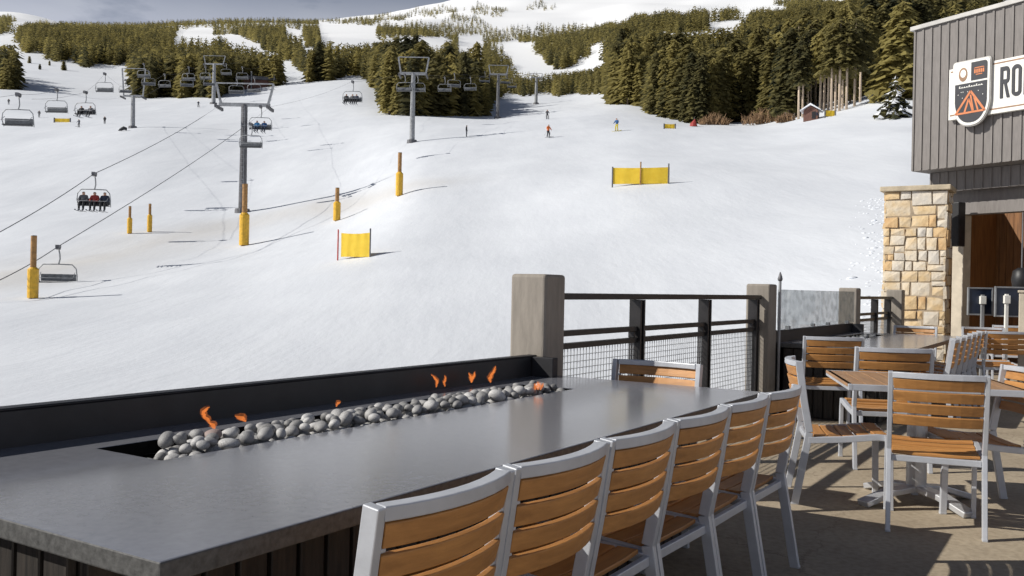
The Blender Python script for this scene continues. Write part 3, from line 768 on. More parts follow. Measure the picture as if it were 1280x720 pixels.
# text as mesh
def text_mesh(body,size,ext):
    cu=bpy.data.curves.new('lettering','FONT'); cu.body=body; cu.size=size; cu.extrude=ext; cu.offset=.0
    o=bpy.data.objects.new('lettering',cu); COL.objects.link(o)
    dg=bpy.context.evaluated_depsgraph_get(); me=bpy.data.meshes.new_from_object(o.evaluated_get(dg)); bpy.data.objects.remove(o); bpy.data.curves.remove(cu)
    return me
def sign():
    OF=lambda a,b: on_facade(a,b,-.13)
    x0,_=OF(1185,115); za=OF(1241,142)[1]; zb=OF(1241,76)[1]
    xs0=OF(1192,110)[0]; xs1=OF(1240,110)[0]
    o0=P0+FX*x0+FY*(-.02)
    t=thing('shop_sign','white lodge sign board with dark letters RO and a shield emblem','sign',(o0.x,o0.y,0),BROT)
    W=3.6; m=MB(); m.b2((0,-.09,za),(W,0,zb)); m.build('board',M['white'],t,bevel=.006)
    m=MB(); 
    for z in (za+.075,zb-.05): m.b2((.03,-.0935,z-.011),(W-.03,-.0905,z+.011))
    m.build('border_line',M['brownline'],t)
    hgt=zb-za
    # letters: tall, narrow sans drawn as outlines
    zl0=OF(1255,122)[1]; zl1=OF(1255,83)[1]; H=zl1-zl0
    def letter(polys,xl,wd):
        m=MB()
        for pl in polys: m.prism([(xl+a*wd,zl0+b*H) for a,b in pl],.0,.012,Matrix.Translation((0,-.0915,0))@Matrix.Rotation(R(90),4,'X'))
        return m
    def ring(cx,cy,ro,hi,ti,n=10):
        """stadium ring quads"""
        qs=[]; out=[];inn=[]
        for k in range(4*n):
            a=2*math.pi*k/(4*n); ca,sa=math.cos(a),math.sin(a); sg=1 if sa>=0 else -1
            out.append((cx+ro[0]*ca, cy+sg*hi+ro[1]*sa)); inn.append((cx+(ro[0]-ti[0])*ca, cy+sg*hi+(ro[1]-ti[1])*sa))
        for k in range(4*n):
            j=(k+1)%(4*n); qs.append([out[k],out[j],inn[j],inn[k]])
        return qs
    xR0=OF(1249.5,105)[0]-x0; xR1=OF(1261,105)[0]-x0; xO0=OF(1264,105)[0]-x0; xO1=OF(1276,105)[0]-x0
    s=.3
    Rp=[[(0,0),(s,0),(s,1),(0,1)],[(s,.87),(.72,.87),(.72,1),(s,1)],[(s,.46),(.72,.46),(.72,.59),(s,.59)],[(.72,.46),(.88,.50),(1.0,.58),(.72,.59)],[(.72,.59),(1.0,.58),(1.0,.88),(.72,.87)],[(.72,.87),(1.0,.88),(.88,.97),(.72,1)],[(.42,.46),(.7,.46),(1.05,0),(.74,0)]]
    letter(Rp,xR0,xR1-xR0).build('letter',M['ink'],t)
    letter(ring(.5,.5,(.5,.16),.34,(.3,.12)),xO0,xO1-xO0).build('letter',M['ink'],t)
    xT=OF(1279,105)[0]-x0
    letter([[(0,0),(.3,0),(.3,1),(0,1)]],xT,xR1-xR0).build('letter',M['ink'],t)
    # shield
    a0,a1=xs0-x0,xs1-x0; zt=OF(1238,70)[1]; zb2=OF(1216,158)[1]; cx=(a0+a1)/2; hw=(a1-a0)/2; hh=zt-zb2
    def shield(inset):
        w_=hw-inset; top=zt-inset; bot=zb2+inset*1.15; pts=[]
        r=.05
        for k in range(5): a=k/4*math.pi/2; pts.append((cx+w_-r+r*math.sin(a),top-r+r*math.cos(a)))
        zk=zb2+hh*.42
        for k in range(1,12):
            a=k/12*math.pi/2; pts.append((cx+w_*math.cos(a)**.85,zk-(zk-bot)*math.sin(a)))
        right=pts+[(cx,bot)]
        left=[(2*cx-x,z) for x,z in reversed(pts)]
        return right+left
    RX=lambda y: Matrix.Translation((0,y,0))@Matrix.Rotation(R(90),4,'X')
    m=MB(); m.prism(shield(0),0,.05,RX(-.092)); m.build('shield_back',M['flash'],t,bevel=.006)
    m=MB(); m.prism(shield(.018),0,.012,RX(-.1425)); m.build('shield_rim',M['white'],t)
    inner=shield(.055)
    zs=zt-hh*.335   # division line
    def clip(poly,axis,val,keep_gt):
        out=[]
        for i in range(len(poly)):
            p,q=poly[i],poly[(i+1)%len(poly)]
            ip=(p[axis]>val)==keep_gt; iq=(q[axis]>val)==keep_gt
            if ip: out.append(p)
            if ip!=iq:
                tt=(val-p[axis])/(q[axis]-p[axis]); out.append((p[0]+(q[0]-p[0])*tt,p[1]+(q[1]-p[1])*tt))
        return out
    m=MB(); m.prism(clip(inner,1,zs-.015,False),0,.004,RX(-.1555)); m.prism(clip(clip(inner,1,zs+.015,True),0,cx+.0,True),0,.004,RX(-.1555)); m.build('dark_field',M['ink'],t)
    # red-brown round mark in the white cell, orange lettering strokes in the dark cell
    m=MB(); ux,uz=cx-hw*.42,zt-hh*.2
    el=lambda a,b,x,z,n=20:[(x+a*math.cos(2*math.pi*k/n),z+b*math.sin(2*math.pi*k/n)) for k in range(n)]
    m.prism(el(.075,.115,ux,uz-.01),0,.004,RX(-.156)); m.build('round_mark',M['brownline'],t)
    m=MB(); m.prism(el(.05,.066,ux+.005,uz+.005),0,.003,RX(-.1605)); m.build('mark_highlight',M['white'],t)
    m=MB(); wx,wz=cx+hw*.42,zt-hh*.19
    for k in range(5): m.prism([(wx-.085+k*.036,wz-.035),(wx-.085+k*.036+.026,wz-.035),(wx-.085+k*.036+.026,wz+.03),(wx-.085+k*.036,wz+.03)],0,.003,RX(-.1598))
    m.prism([(wx-.09,wz+.045),(wx+.09,wz+.045),(wx+.075,wz+.06),(wx-.075,wz+.06)],0,.003,RX(-.1598)); m.prism([(wx-.055,wz-.065),(wx+.055,wz-.065),(wx+.055,wz-.05),(wx-.055,wz-.05)],0,.003,RX(-.1598))
    m.build('orange_lettering',M['orange'],t)
    # script strokes
    m=MB(); px_=cx-hw*.62; zz=zs-.085
    rg=random.Random(4)
    for k in range(10):
        x=px_+k*hw*.125; hgt_=.035 if k in (0,4,7) else .02
        m.prism([(x,zz),(x+.016,zz),(x+.026,zz+hgt_),(x+.010,zz+hgt_)],0,.003,RX(-.1598))
        m.prism([(x+.014,zz),(x+hw*.125,zz),(x+hw*.125,zz+.008),(x+.014,zz+.008)],0,.003,RX(-.1598))
    for k in range(8):
        x=cx+rg.uniform(-.75,.75)*hw; z=zs-rg.uniform(.14,.26); m.prism([(x-.006,z-.006),(x+.006,z-.006),(x+.006,z+.006),(x-.006,z+.006)],0,.003,RX(-.1598))
    m.build('script_lettering',M['white'],t)
    # orange peaks
    m=MB(); bz=zb2+hh*.20; pk=zs-.155
    def stroke(p,q,wd):
        d_=Vector((q[0]-p[0],q[1]-p[1])).normalized(); n_=Vector((-d_.y,d_.x))*wd/2
        m.prism([(p[0]+n_.x,p[1]+n_.y),(p[0]-n_.x,p[1]-n_.y),(q[0]-n_.x,q[1]-n_.y),(q[0]+n_.x,q[1]+n_.y)],0,.003,RX(-.1598))
    L_=hw*.78
    stroke((cx-L_,bz),(cx,pk),.035); stroke((cx,pk),(cx+L_*.95,bz+.01),.035); stroke((cx-L_,bz+.005),(cx+L_*.95,bz+.015),.03)
    stroke((cx-.1,bz+.02),(cx-.03,pk-.12),.03); stroke((cx-.03,pk-.12),(cx+.04,bz+.03),.026); stroke((cx+.05,bz+.03),(cx+.0,pk-.06),.026); stroke((cx+.13,bz+.03),(cx+.06,pk-.1),.026)
    m.build('peak_emblem',M['orange'],t)
sign()

# framed dark panels on posts by the entrance, tan column at the frame edge
def panel_stand(px0,px1,pyt,pyb,Y,pxp,label,matp):
    a=at_y(px0,pyt,Y); b=at_y(px1,pyt,Y); zlow=at_y(px0,pyb,Y).z; c=at_y(pxp,pyt,Y)
    t=thing('panel_stand',label,'sign stand',(c.x,c.y,0),R(-4),'framed dark panels by the entrance')
    x0,x1=a.x-c.x,b.x-c.x; zt=a.z
    m=MB(); m.b2((x0,.02,zlow),(x1,.035,zt)); m.build('dark_panel',M['navy'],t)
    m=MB(); fw=.022
    m.b2((x0-fw,.01,zlow-fw),(x0-.001,.045,zt+fw)); m.b2((x1+.001,.01,zlow-fw),(x1+fw,.045,zt+fw)); m.b2((x0,.01,zt+.001),(x1,.045,zt+fw)); m.b2((x0,.01,zlow-fw),(x1,.045,zlow-.001))
    m.build('panel_frame',M['galv'],t,bevel=.003)
    m=MB(); m.b2((-.022,-.03,.03),(.022,.008,zt-.08)); m.b2((-.2,-.2,0),(.2,.2,.03)); m.build('stand_post',matp,t,bevel=.004)
    m=MB(); m.b2((-.04,-.045,zt-.21),(.04,.009,zt-.1)); m.build('clamp',M['white'],t,bevel=.005)
panel_stand(1213,1240,361,392,12.9,1228,'framed dark panel on a thin grey post in the entrance shade',M['galv'])
panel_stand(1247,1281,360,394,12.6,1258,'framed dark panel on a white post beside the tan column',M['white'])
c=at_y(1281,420,11.2); m=MB(); zt=at_y(1278,366,11.2).z
t=thing('tan_column','short tan column in sunlight cut by the picture edge','column',(c.x,c.y,0),R(-30)); t['kind']='thing'
m.b2((-.07,-.07,0),(.3,.3,zt)); m.build('shaft',M['beige'],t,bevel=.01)
m=MB(); m.b2((-.085,-.085,zt),(.315,.315,zt+.03)); m.build('cap',M['beige'],t,bevel=.008)
c=at_y(1277,350,13.6)
t=thing('patio_speaker','black rounded speaker hung above the framed panels inside the entrance','speaker',c,R(-30))
m=MB(); m.tube([(0,0,-.2),(0,0,-.16),(0,0,0),(0,0,.13),(0,0,.18)],[.06,.11,.14,.12,.05],16); m.build('cabinet',M['black'],t,smooth=True)
m=MB(); m.tube([(0,0,.17),(0,0,1.0)],.012,8); m.build('hanging_rod',M['mastdark'],t)
m=MB(); m.tube([(0,0,-.215),(0,0,-.2)],[.05,.058],16); m.build('grille',M['mastdark'],t)

# ------------------------------------------------------------------ conifers
def conifer(seed,H,Rr,base,nlev,nbr,kind):
    """returns triangle verts (n,3,3) of a drooping, layered crown"""
    rg=np.random.default_rng(seed); tri=[]
    lean=rg.uniform(-.02,.02,2)
    for L in range(nlev):
        t=base+(1-base)*((L+rg.uniform(-.3,.3))/nlev)**.92 if L else base
        if t>.985: t=.985
        f=(t-base)/(1-base)
        prof=(1-f)**.72*(.45+.55*min(1,f*5+.35))
        z=H*t; a0=rg.uniform(0,6.28)
        nb=max(3,int(nbr*(.5+.5*(1-f))))
        for b in range(nb):
            if rg.random()<.13: continue
            a=a0+6.283*b/nb+rg.uniform(-.35,.35); r=Rr*prof*rg.uniform(.6,1.22)+.10
            dr=r*rg.uniform(.25,.75); w=r*rg.uniform(.26,.46)
            d=np.array([math.cos(a),math.sin(a),0]); s=np.array([-d[1],d[0],0]); c=np.array([lean[0]*z,lean[1]*z,z])
            tip=c+d*r+np.array([0,0,-dr]); mid=c+d*r*.55+np.array([0,0,-dr*.3])
            up=np.array([0,0,.12*r])
            if kind==0:
                tri.append([c+up,mid+s*w+np.array([0,0,-w*.5]),tip]); tri.append([c+up,tip,mid-s*w+np.array([0,0,-w*.5])])
            else:
                k=kind
                for q in range(k):
                    g0=q/k; g1=(q+1.35)/k
                    p0=c+up+(tip-c-up)*g0; p1=c+up+(tip-c-up)*min(g1,1.08)
                    ww=w*(1.05-.6*g0)*rg.uniform(.7,1.2)
                    o=rg.uniform(-.08,.08,3)*r
                    tri.append([p0,(p0+p1)/2+s*ww+np.array([0,0,-ww*rg.uniform(.2,.8)])+o,p1]); tri.append([p0,p1,(p0+p1)/2-s*ww+np.array([0,0,-ww*rg.uniform(.2,.8)])+o])
    # leader
    c=np.array([lean[0]*H,lean[1]*H,H]); 
    for k in range(3):
        a=k*2.1; d=np.array([math.cos(a),math.sin(a),0])*.10*Rr+np.array([0,0,-.09*H]); a2=a+2.1; d2=np.array([math.cos(a2),math.sin(a2),0])*.10*Rr+np.array([0,0,-.09*H])
        tri.append([c,c+d,c+d2])
    return np.array(tri,dtype=np.float64)
def tri_mesh(name,tri,mat,tint=None):
    co=tri.reshape(-1,3); n=len(tri); me=bpy.data.meshes.new(name)
    me.vertices.add(len(co)); me.vertices.foreach_set('co',co.astype(np.float32).ravel())
    me.loops.add(n*3); me.loops.foreach_set('vertex_index',np.arange(n*3,dtype=np.int32))
    me.polygons.add(n); me.polygons.foreach_set('loop_start',np.arange(0,n*3,3,dtype=np.int32)); me.polygons.foreach_set('loop_total',np.full(n,3,dtype=np.int32))
    me.update(calc_edges=True)
    if tint is not None: at=me.attributes.new('tint','FLOAT','FACE'); at.data.foreach_set('value',tint.astype(np.float32))
    me.materials.append(mat); return me

def inside(px,py,poly):
    c=False; n=len(poly)
    for i in range(n):
        x1,y1=poly[i]; x2,y2=poly[(i+1)%n]
        if (y1>py)!=(y2>py) and px<(x2-x1)*(py-y1)/(y2-y1)+x1: c=not c
    return c
FOREST=[  # regions where trees are rooted, as seen in the view
 [(26,40),(60,36),(100,33),(170,31),(240,30),(240,70),(165,74),(120,82),(60,70),(30,58)],
 [(172,78),(215,72),(262,62),(300,76),(340,96),(362,106),(330,108),(300,112),(268,121),(172,121)],
 [(240,34),(300,28),(420,26),(430,30),(405,60),(405,84),(395,92),(372,84),(350,66),(300,46),(262,36)],
 [(350,106),(410,80),(440,74),(500,72),(520,80),(620,76),(640,95),(620,118),(605,146),(484,144),(478,114),(458,97),(430,95),(400,101)],
 [(455,38),(520,34),(600,30),(622,40),(600,44),(572,60),(560,46),(500,46),(480,50)],
 [(530,70),(560,66),(612,60),(624,78),(515,80)],
 [(600,95),(620,100),(680,106),(760,106),(760,117),(600,117)],
 [(664,66),(690,60),(716,62),(716,84),(690,82),(664,74)],
 [(600,42),(640,40),(720,38),(764,38),(764,52),(735,55),(726,70),(712,55),(650,50),(610,55)],
 [(764,42),(800,30),(850,26),(900,24),(960,25),(1040,20),(1134,4),(1240,-30),(1240,60),(1134,88),(1062,130),(1000,149),(930,153),(868,155),(835,148),(812,142),(808,134),(768,130),(764,124)],
 [(0,26),(9,26),(10,42),(0,42)],
 [(0,100),(14,100),(18,112),(0,112)],
 [(430,30),(560,10),(562,13),(430,34)],
 [(554,15),(563,16),(594,28),(586,31)],[(592,7),(597,7),(606,20),(600,21)],[(613,9),(618,9),(627,18),(621,19)],[(670,5),(682,5),(680,12),(672,12)],
 [(975,2),(1010,4),(1060,20),(1130,12),(1000,22)],
]
CLEAR=[[(214,52),(225,36),(264,34),(266,60),(240,62),(214,62)],[(284,42),(302,44),(388,94),(380,108),(356,106),(286,62)],[(356,34),(378,38),(384,56),(370,58),(356,46)],[(378,58),(397,60),(397,92),(382,92)],
 [(398,28),(470,32),(474,66),(400,66)],[(500,46),(556,46),(558,72),(500,72)],[(572,44),(604,44),(604,72),(572,72)],
 [(816,36),(835,42),(886,38),(884,60),(850,64),(818,60)],[(884,28),(938,24),(932,44),(902,72),(884,60)],[(640,58),(664,62),(692,86),(692,102),(640,94)],
 [(996,134),(1034,134),(1034,160),(996,160)],[(1034,134),(1052,130),(1052,150),(1034,152)]]
def gz_vec(u,Y):
    a=np.clip((u-US[0])/(US[1]-US[0]),0,len(US)-1.001); b=np.clip((np.log(Y)-LY[0])/(LY[1]-LY[0]),0,len(LY)-1.001)
    i=a.astype(int); j=b.astype(int); a=a-i; b=b-j
    return (ZG[i,j]*(1-a)+ZG[i+1,j]*a)*(1-b)+(ZG[i,j+1]*(1-a)+ZG[i+1,j+1]*a)*b
def in_poly(px,py,poly):
    c=np.zeros(px.shape,bool); n=len(poly)
    for i in range(n):
        x1,y1=poly[i]; x2,y2=poly[(i+1)%n]
        if y1==y2: continue
        c^=((y1>py)!=(y2>py))&(px<(x2-x1)*(py-y1)/(y2-y1)+x1)
    return c
def scatter():
    pts=[]; cell={}
    rg=np.random.default_rng(99); n=420000
    u=rg.uniform(-.585,.53,n); Y=125*(3300/125)**(rg.random(n)**1.0); z=gz_vec(u,Y)
    xx=640+u*F; yy=HOR-(z-EYE)/Y*F
    px=xx-ROLL*(yy-360); py=yy+ROLL*(px-640); px=xx-ROLL*(py-360)
    ok=np.zeros(n,bool); far=np.clip((Y-230)/250,0,1)
    jx=px+rg.normal(0,4.0,n)*far+5*np.sin(px*.11+py*.35)*far; jy=py+rg.normal(0,1.6,n)*far+2.2*np.sin(px*.16)*far
    for p in FOREST: ok|=in_poly(jx,jy,p)
    for p in CLEAR: ok&=~in_poly(px*.7+jx*.3,py*.7+jy*.3,p)
    ok&=~((px>986)&(px<1062)&(py>127))
    idx=np.nonzero(ok)[0]
    r2=random.Random(5)
    for q in idx:
        X=u[q]*Y[q]; yq=float(Y[q]); sp=max(2.4,yq*.005)
        k=(int(math.floor(u[q]/.006)),int(math.log(yq)/.012)); good=True
        for a in (-1,0,1):
            for b in (-1,0,1):
                for (x2,y2) in cell.get((k[0]+a,k[1]+b),()):
                    if (x2-X)**2+(y2-yq)**2<sp*sp: good=False; break
                if not good: break
            if not good: break
        if not good: continue
        h=r2.uniform(9,15) if yq<260 else (r2.uniform(11,17) if yq<700 else r2.uniform(14,20))
        if r2.random()<.10 and yq<300: h*=1.25
        if px[q]<640 and yq>=380: h*=(.86 if yq<640 else .74)
        if 795<px[q]<945 and yq<420: h*=.82
        if 596<px[q]<763 and py[q]>88: h*=.6
        hp=h/yq*F
        if yq>330 and any(inside(px[q],py[q]-hp*f,p) for p in CLEAR for f in (.12,.3,.48,.66,.84,1.0)):
            if r2.random()<.93: continue
        cell.setdefault(k,[]).append((X,yq))
        pts.append((X,yq,float(z[q]),h,float(px[q]),float(py[q])))
    return pts
PTS=scatter()
PTS.sort(key=lambda t:-t[3]/t[1])
NIND=250
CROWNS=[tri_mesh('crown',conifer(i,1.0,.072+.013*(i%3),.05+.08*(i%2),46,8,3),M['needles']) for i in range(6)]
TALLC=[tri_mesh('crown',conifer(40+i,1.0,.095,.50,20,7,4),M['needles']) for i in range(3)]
def trunk_mesh(h,mat,r=.013):
    m=MB(); m.tube([(0,0,-.05),(0,0,.3),(0,0,.7),(0,0,.97)],[r*1.15,r,.6*r,.1*r],7); return m.mesh('trunk',mat,True)
TRUNK=trunk_mesh(1,M['bark']); PTRUNK=trunk_mesh(1,M['palebark'],.0145)
def tree(x,y,z,h,crown,trunk,label,group,wid=1.0,name='pine_tree'):
    t=thing(name,label,'tree',(x,y,z),random.uniform(0,6.28),group)
    for nm,me in (('trunk',trunk),('crown',crown)):
        o=bpy.data.objects.new(nm,me); COL.objects.link(o); o.parent=t; o.scale=(h*wid,h*wid,h)
    return t
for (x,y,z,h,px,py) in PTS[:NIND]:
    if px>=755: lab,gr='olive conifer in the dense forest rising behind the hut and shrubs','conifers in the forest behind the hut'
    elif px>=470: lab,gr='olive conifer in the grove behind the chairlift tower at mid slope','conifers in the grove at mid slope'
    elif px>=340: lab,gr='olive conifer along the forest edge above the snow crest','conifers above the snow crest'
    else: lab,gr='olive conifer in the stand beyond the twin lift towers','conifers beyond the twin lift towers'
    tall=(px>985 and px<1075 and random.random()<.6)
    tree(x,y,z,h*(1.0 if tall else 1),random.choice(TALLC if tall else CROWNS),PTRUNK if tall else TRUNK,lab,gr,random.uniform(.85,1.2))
# bare pale trunks beside the hut
for i,(px,py,h) in enumerate([(987,148,12),(993,147,11),(998,149,13),(1003,147,12),(1009,142,14),(1013,138,14.5),(1019,136,15),(1025,140,13.5),(1030,138,14),(1035,137,13),(1039,141,15),(1044,139,13.5),(1049,139,15.5),(1053,136,13),(1058,137,14.5),(1068,133,14.5),(982,150,9.5),(1075,128,13)]):
    g=ground(px,py)
    if g is None: continue
    tree(g.x,g.y,g.z,h*g.y/150,TALLC[i%3],PTRUNK,'tall pine with a long pale bare trunk beside the small hut','pale trunked pines by the hut',.95)
# dark conifer nearest the lodge and the snow laden one
g=ground(1128,122); sp=g.y/F
tree(g.x,g.y,g.z,122*sp,tri_mesh('crown',conifer(55,1.0,.27,.03,40,12,4),M['needles_stuff'],np.full(len(conifer(55,1.0,.27,.03,40,12,4)),.85)),TRUNK,'broad sunlit spruce standing against the lodge roof line',None,1.0,'spruce_tree')
g=ground(1119,147)
SNOWCR=[]
def snow_tree(g):
    t=thing('spruce_tree','small spruce laden with snow beside the lodge wall','tree',g)
    o=bpy.data.objects.new('trunk',TRUNK); COL.objects.link(o); o.parent=t; o.scale=(5,5,5)
    tr=conifer(71,4.6,2.3,.06,12,9,3); o=bpy.data.objects.new('crown',tri_mesh('crown',tr,M['needles'])); COL.objects.link(o); o.parent=t
    rg=np.random.default_rng(8); sel=tr[rg.random(len(tr))<.55].copy(); c=sel.mean(1,keepdims=True); sel=c+(sel-c)*.85; sel[:,:,2]+=.06; sel[:,:,:2]*=1.02
    o=bpy.data.objects.new('snow_load',tri_mesh('snow_load',sel,M['roofsnow'])); COL.objects.link(o); o.parent=t
snow_tree(g)
# the rest of the forest: one mass
def forest():
    lod=[conifer(300+i,1.0,.135,.05,9,6,0) for i in range(8)]; lodf=[conifer(340+i,1.0,.16,.04,6,5,0) for i in range(8)]
    lodn=[conifer(320+i,1.0,.12,.06,16,7,1) for i in range(6)]
    out=[]; ti=[]; rg=np.random.default_rng(77)
    for (x,y,z,h,px,py) in PTS[NIND:]:
        base=lodn[rg.integers(6)] if h/y*F>38 else (lod if h/y*F>19 else lodf)[rg.integers(8)]
        a=rg.uniform(0,6.28); c,s=math.cos(a),math.sin(a); w=rg.uniform(.85,1.3)*(1.15 if y>500 else 1)
        q=base.copy(); X=q[:,:,0]*c-q[:,:,1]*s; Yy=q[:,:,0]*s+q[:,:,1]*c
        q[:,:,0]=X*h*w+x; q[:,:,1]=Yy*h*w+y; q[:,:,2]=q[:,:,2]*h+z
        out.append(q); ti.append(np.full(len(q),rg.random()))
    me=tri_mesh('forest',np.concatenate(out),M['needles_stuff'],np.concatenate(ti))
    o=bpy.data.objects.new('forest',me); COL.objects.link(o)
    tag(o,'olive green conifer forest covering the far hills below the bald mountain','forest',None,'stuff')
forest()
print('TREES',len(PTS))
for i,(px,py,hp) in enumerate([(37,79,9),(50,87,7),(80,88,12),(62,82,6)]):
    g=ground(px,py); tree(g.x,g.y,g.z,hp*g.y/F,CROWNS[i],TRUNK,'lone dark little conifer on the open snow below the far forest','lone conifers on the upper snow',1.7)

# willow shrubs
def shrub(px,py,wpx,hpx,label,seed):
    g=ground(px,py); w=wpx*g.y/F; h=hpx*g.y/F; rg=random.Random(seed); m=MB()
    t=thing('willow_shrub',label,'shrub',g)
    for k in range(150):
        x=rg.uniform(-.5,.5)*w; y=rg.uniform(-.3,.3)*w*.6; hh=h*(1-abs(x/w)*1.1)*rg.uniform(.55,1.05)
        p=(x,y,-.05); q=(x+rg.uniform(-.2,.2)*h,y+rg.uniform(-.2,.2)*h,hh*.6); r_=(q[0]+rg.uniform(-.25,.25)*h,q[1]+rg.uniform(-.2,.2)*h,hh)
        m.tube([p,q,r_],[.05,.045,.02],4)
    m.build('twigs',M['willow'],t)
shrub(953,155,48,22,'bare orange willow shrub at the forest foot short of the hut',3)
shrub(893,156,36,17,'dull rusty willow shrub beside the red marker at the forest foot',4)
shrub(982,153,22,14,'brown scrub patch between the willow and the hut',5)

# small hut
def hut():
    g=ground(1014,150); t=thing('hut','small red-brown wooden hut with a snow covered gable roof','hut',g,R(-25)); s=g.y/F
    w,dp,hw_=19*s*.9,16*s,11*s
    m=MB(); m.b2((-w/2,-dp/2,-.3),(w/2,dp/2,hw_)); m.prism([(-w/2,hw_),(w/2,hw_),(0,hw_+5.5*s)],-dp/2,dp/2,Matrix.Rotation(R(90),4,'X')); m.build('walls',M['cabinwood'],t)
    m=MB()
    for sg in (-1,1):
        p=[(0,hw_+6.0*s),(sg*(w/2+.4),hw_-1*s),(sg*(w/2+.4),hw_-.2*s),(0,hw_+8.2*s)]
        m.prism(p,-dp/2-.4,dp/2+.4,Matrix.Rotation(R(90),4,'X'))
    m.build('snowy_roof',M['roofsnow'],t)
    m=MB(); m.b2((w*.1,-dp/2-.03,.0),(w*.36,-dp/2-.002,hw_*.8)); m.build('door',M['black'],t)
    m=MB(); m.b2((w*.40,-dp/2-.04,hw_*.35),(w*.49,-dp/2-.003,hw_*.7)); m.build('window',M['navy'],t)
hut()
# station house behind the lift
def station():
    g=ground(322,110); s=g.y/F; t=thing('lift_station','low dark-roofed lift station house in front of the far conifers','building',g,R(12))
    m=MB(); m.b2((-18*s,-6*s,-1),(18*s,6*s,9*s)); m.build('walls',M['cabinwood'],t)
    m=MB(); m.prism([(-24*s,9*s),(24*s,9*s),(21*s,13*s),(-15*s,13*s)],-8*s,8*s,Matrix.Rotation(R(90),4,'X')); m.build('roof',M['mastdark'],t)
    for x in (-7,20):
        m=MB(); m.tube([(x*s,-9*s,-1),(x*s,-9*s,18*s)],.3,8); m.build('pole',M['galv'],t)
station()

# ------------------------------------------------------------------ padded poles and nets
def pole(px,pyb,pyt,pyk,wpx,label,lean=0):
    g=ground(px,pyb); s=g.y/F; t=thing('padded_pole',label,'padded pole',g,random.uniform(0,1),'padded snow gun poles on the piste')
    h=(pyb-pyt)*s; hk=(pyb-pyk)*s; w=wpx*s/2
    m=MB(); m.tube([(0,0,-.1),(0,0,h)],w*.55,12); m.build('pole',M['bamboo'],t,smooth=False)
    m=MB(); m.tube([(0,0,.02),(0,0,hk*.93),(0,0,hk)],[w,w*1.02,w*.62],14); m.build('pad',M['yellow_pad'],t,smooth=False)
    m=MB(); m.tube([(0,0,h),(0,0,h+.03)],[w*.58,w*.5],12); m.build('cap',M['mastdark'],t)
pole(41,373,295,334,13,'tall padded pole close to the empty lift chair')
pole(305,307,230,266,12,'padded pole in front of the near lift tower')
pole(421,276,235,252,9,'padded pole above the square yellow net')
pole(499,245,191,215,9,'padded pole on the crest of the snow mound')
pole(162,292,258,272,6,'small padded pole beside its twin, on the lift chair side')
pole(187,290,255,268,6,'small padded pole beside its twin, on the tower side')
def net(px0,px1,pyb,pyt,label,poles,rot=0,double=False):
    g=ground((px0+px1)/2,pyb); s=g.y/F; w=(px1-px0)*s; h=(pyb-pyt)*s
    t=thing('safety_net',label,'safety net',g,rot,'yellow safety nets on the piste')
    n=24; m=MB(); vs=[];fs=[]
    # woven banner with a little sag and billow, as a thin solid
    for i in range(n+1):
        x=-w/2+w*i/n; y=.012*math.sin(i*.9)+ (0.25*abs(x/w) if double else 0)
        sag=.04*math.sin(math.pi*i/n)*h
        for z in (.06*h,.35*h,.68*h,1.0*h-sag):
            vs.append((x,y+.006*math.sin(z*3+i),z))
    k=4
    for i in range(n):
        for j in range(k-1):
            a=i*k+j; fs.append((a,a+k,a+k+1,a+1))
    m.add(vs,fs); o=m.build('netting',M['net'],t); so=o.modifiers.new('thick','SOLIDIFY'); so.thickness=.008
    for fx,mt,hh in poles:
        x=-w/2+w*fx; m=MB(); m.tube([(x,-.03+(.25*abs(x/w) if double else 0),-.2),(x,-.03+(.25*abs(x/w) if double else 0),h*hh)],max(.025,.9*s),8); m.build('pole',M[mt],t)
net(421,467,323,291,'square yellow net between a red and a dark pole on the near slope',[(-.10,'redpole',1.14),(1.02,'mastdark',1.16)],R(-30))
net(765,836,231,209,'wide yellow net with a pole in its middle on the open slope',[(0,'mastdark',1.05),(.5,'bamboo',1.3),(.985,'mastdark',1.2)],R(-14),True)
net(68,88,153,148,'small yellow net under the hanging chairs of the far lift',[(0,'mastdark',1.1),(1,'mastdark',1.1)])
net(830,844,161,155,'faint small yellow net low before the forest edge',[(0,'mastdark',1.05),(1,'mastdark',1.05)])
net(1031,1044,146,138,'small yellow net beside the snow roofed hut',[(0,'mastdark',1.05),(1,'mastdark',1.05)])
# red marker mound
g=ground(867,158); s=g.y/F; t=thing('red_marker','small red marker cloth heaped at the forest edge','marker',g)
m=MB(); m.tube([(0,0,-.05),(0,0,3*s),(1*s,0,7*s),(1.2*s,0,9*s)],[5*s,4.2*s,1.8*s,.3*s],9); m.build('cloth',M['cloth_red'],t,smooth=False)
m=MB(); m.tube([(1*s,.2,0),(1*s,.2,12*s)],.05,6); m.build('pole',M['mastdark'],t)
# dark rock at a tower foot
g=ground(153,164); s=g.y/F; o=bpy.data.objects.new('snowmobile',None)
t=thing('tarp_bundle','low dark covered bundle on the snow beside the lift tower foot','bundle',g)
m=MB(); m.tube([(-5*s,0,.1),(-2*s,0,2*s),(2*s,0,4*s),(4.5*s,0,3*s),(5*s,0,.2)],[.4*s,1.8*s,2.3*s,2*s,.8*s],10); m.build('cover',M['cloth_black'],t,smooth=True)

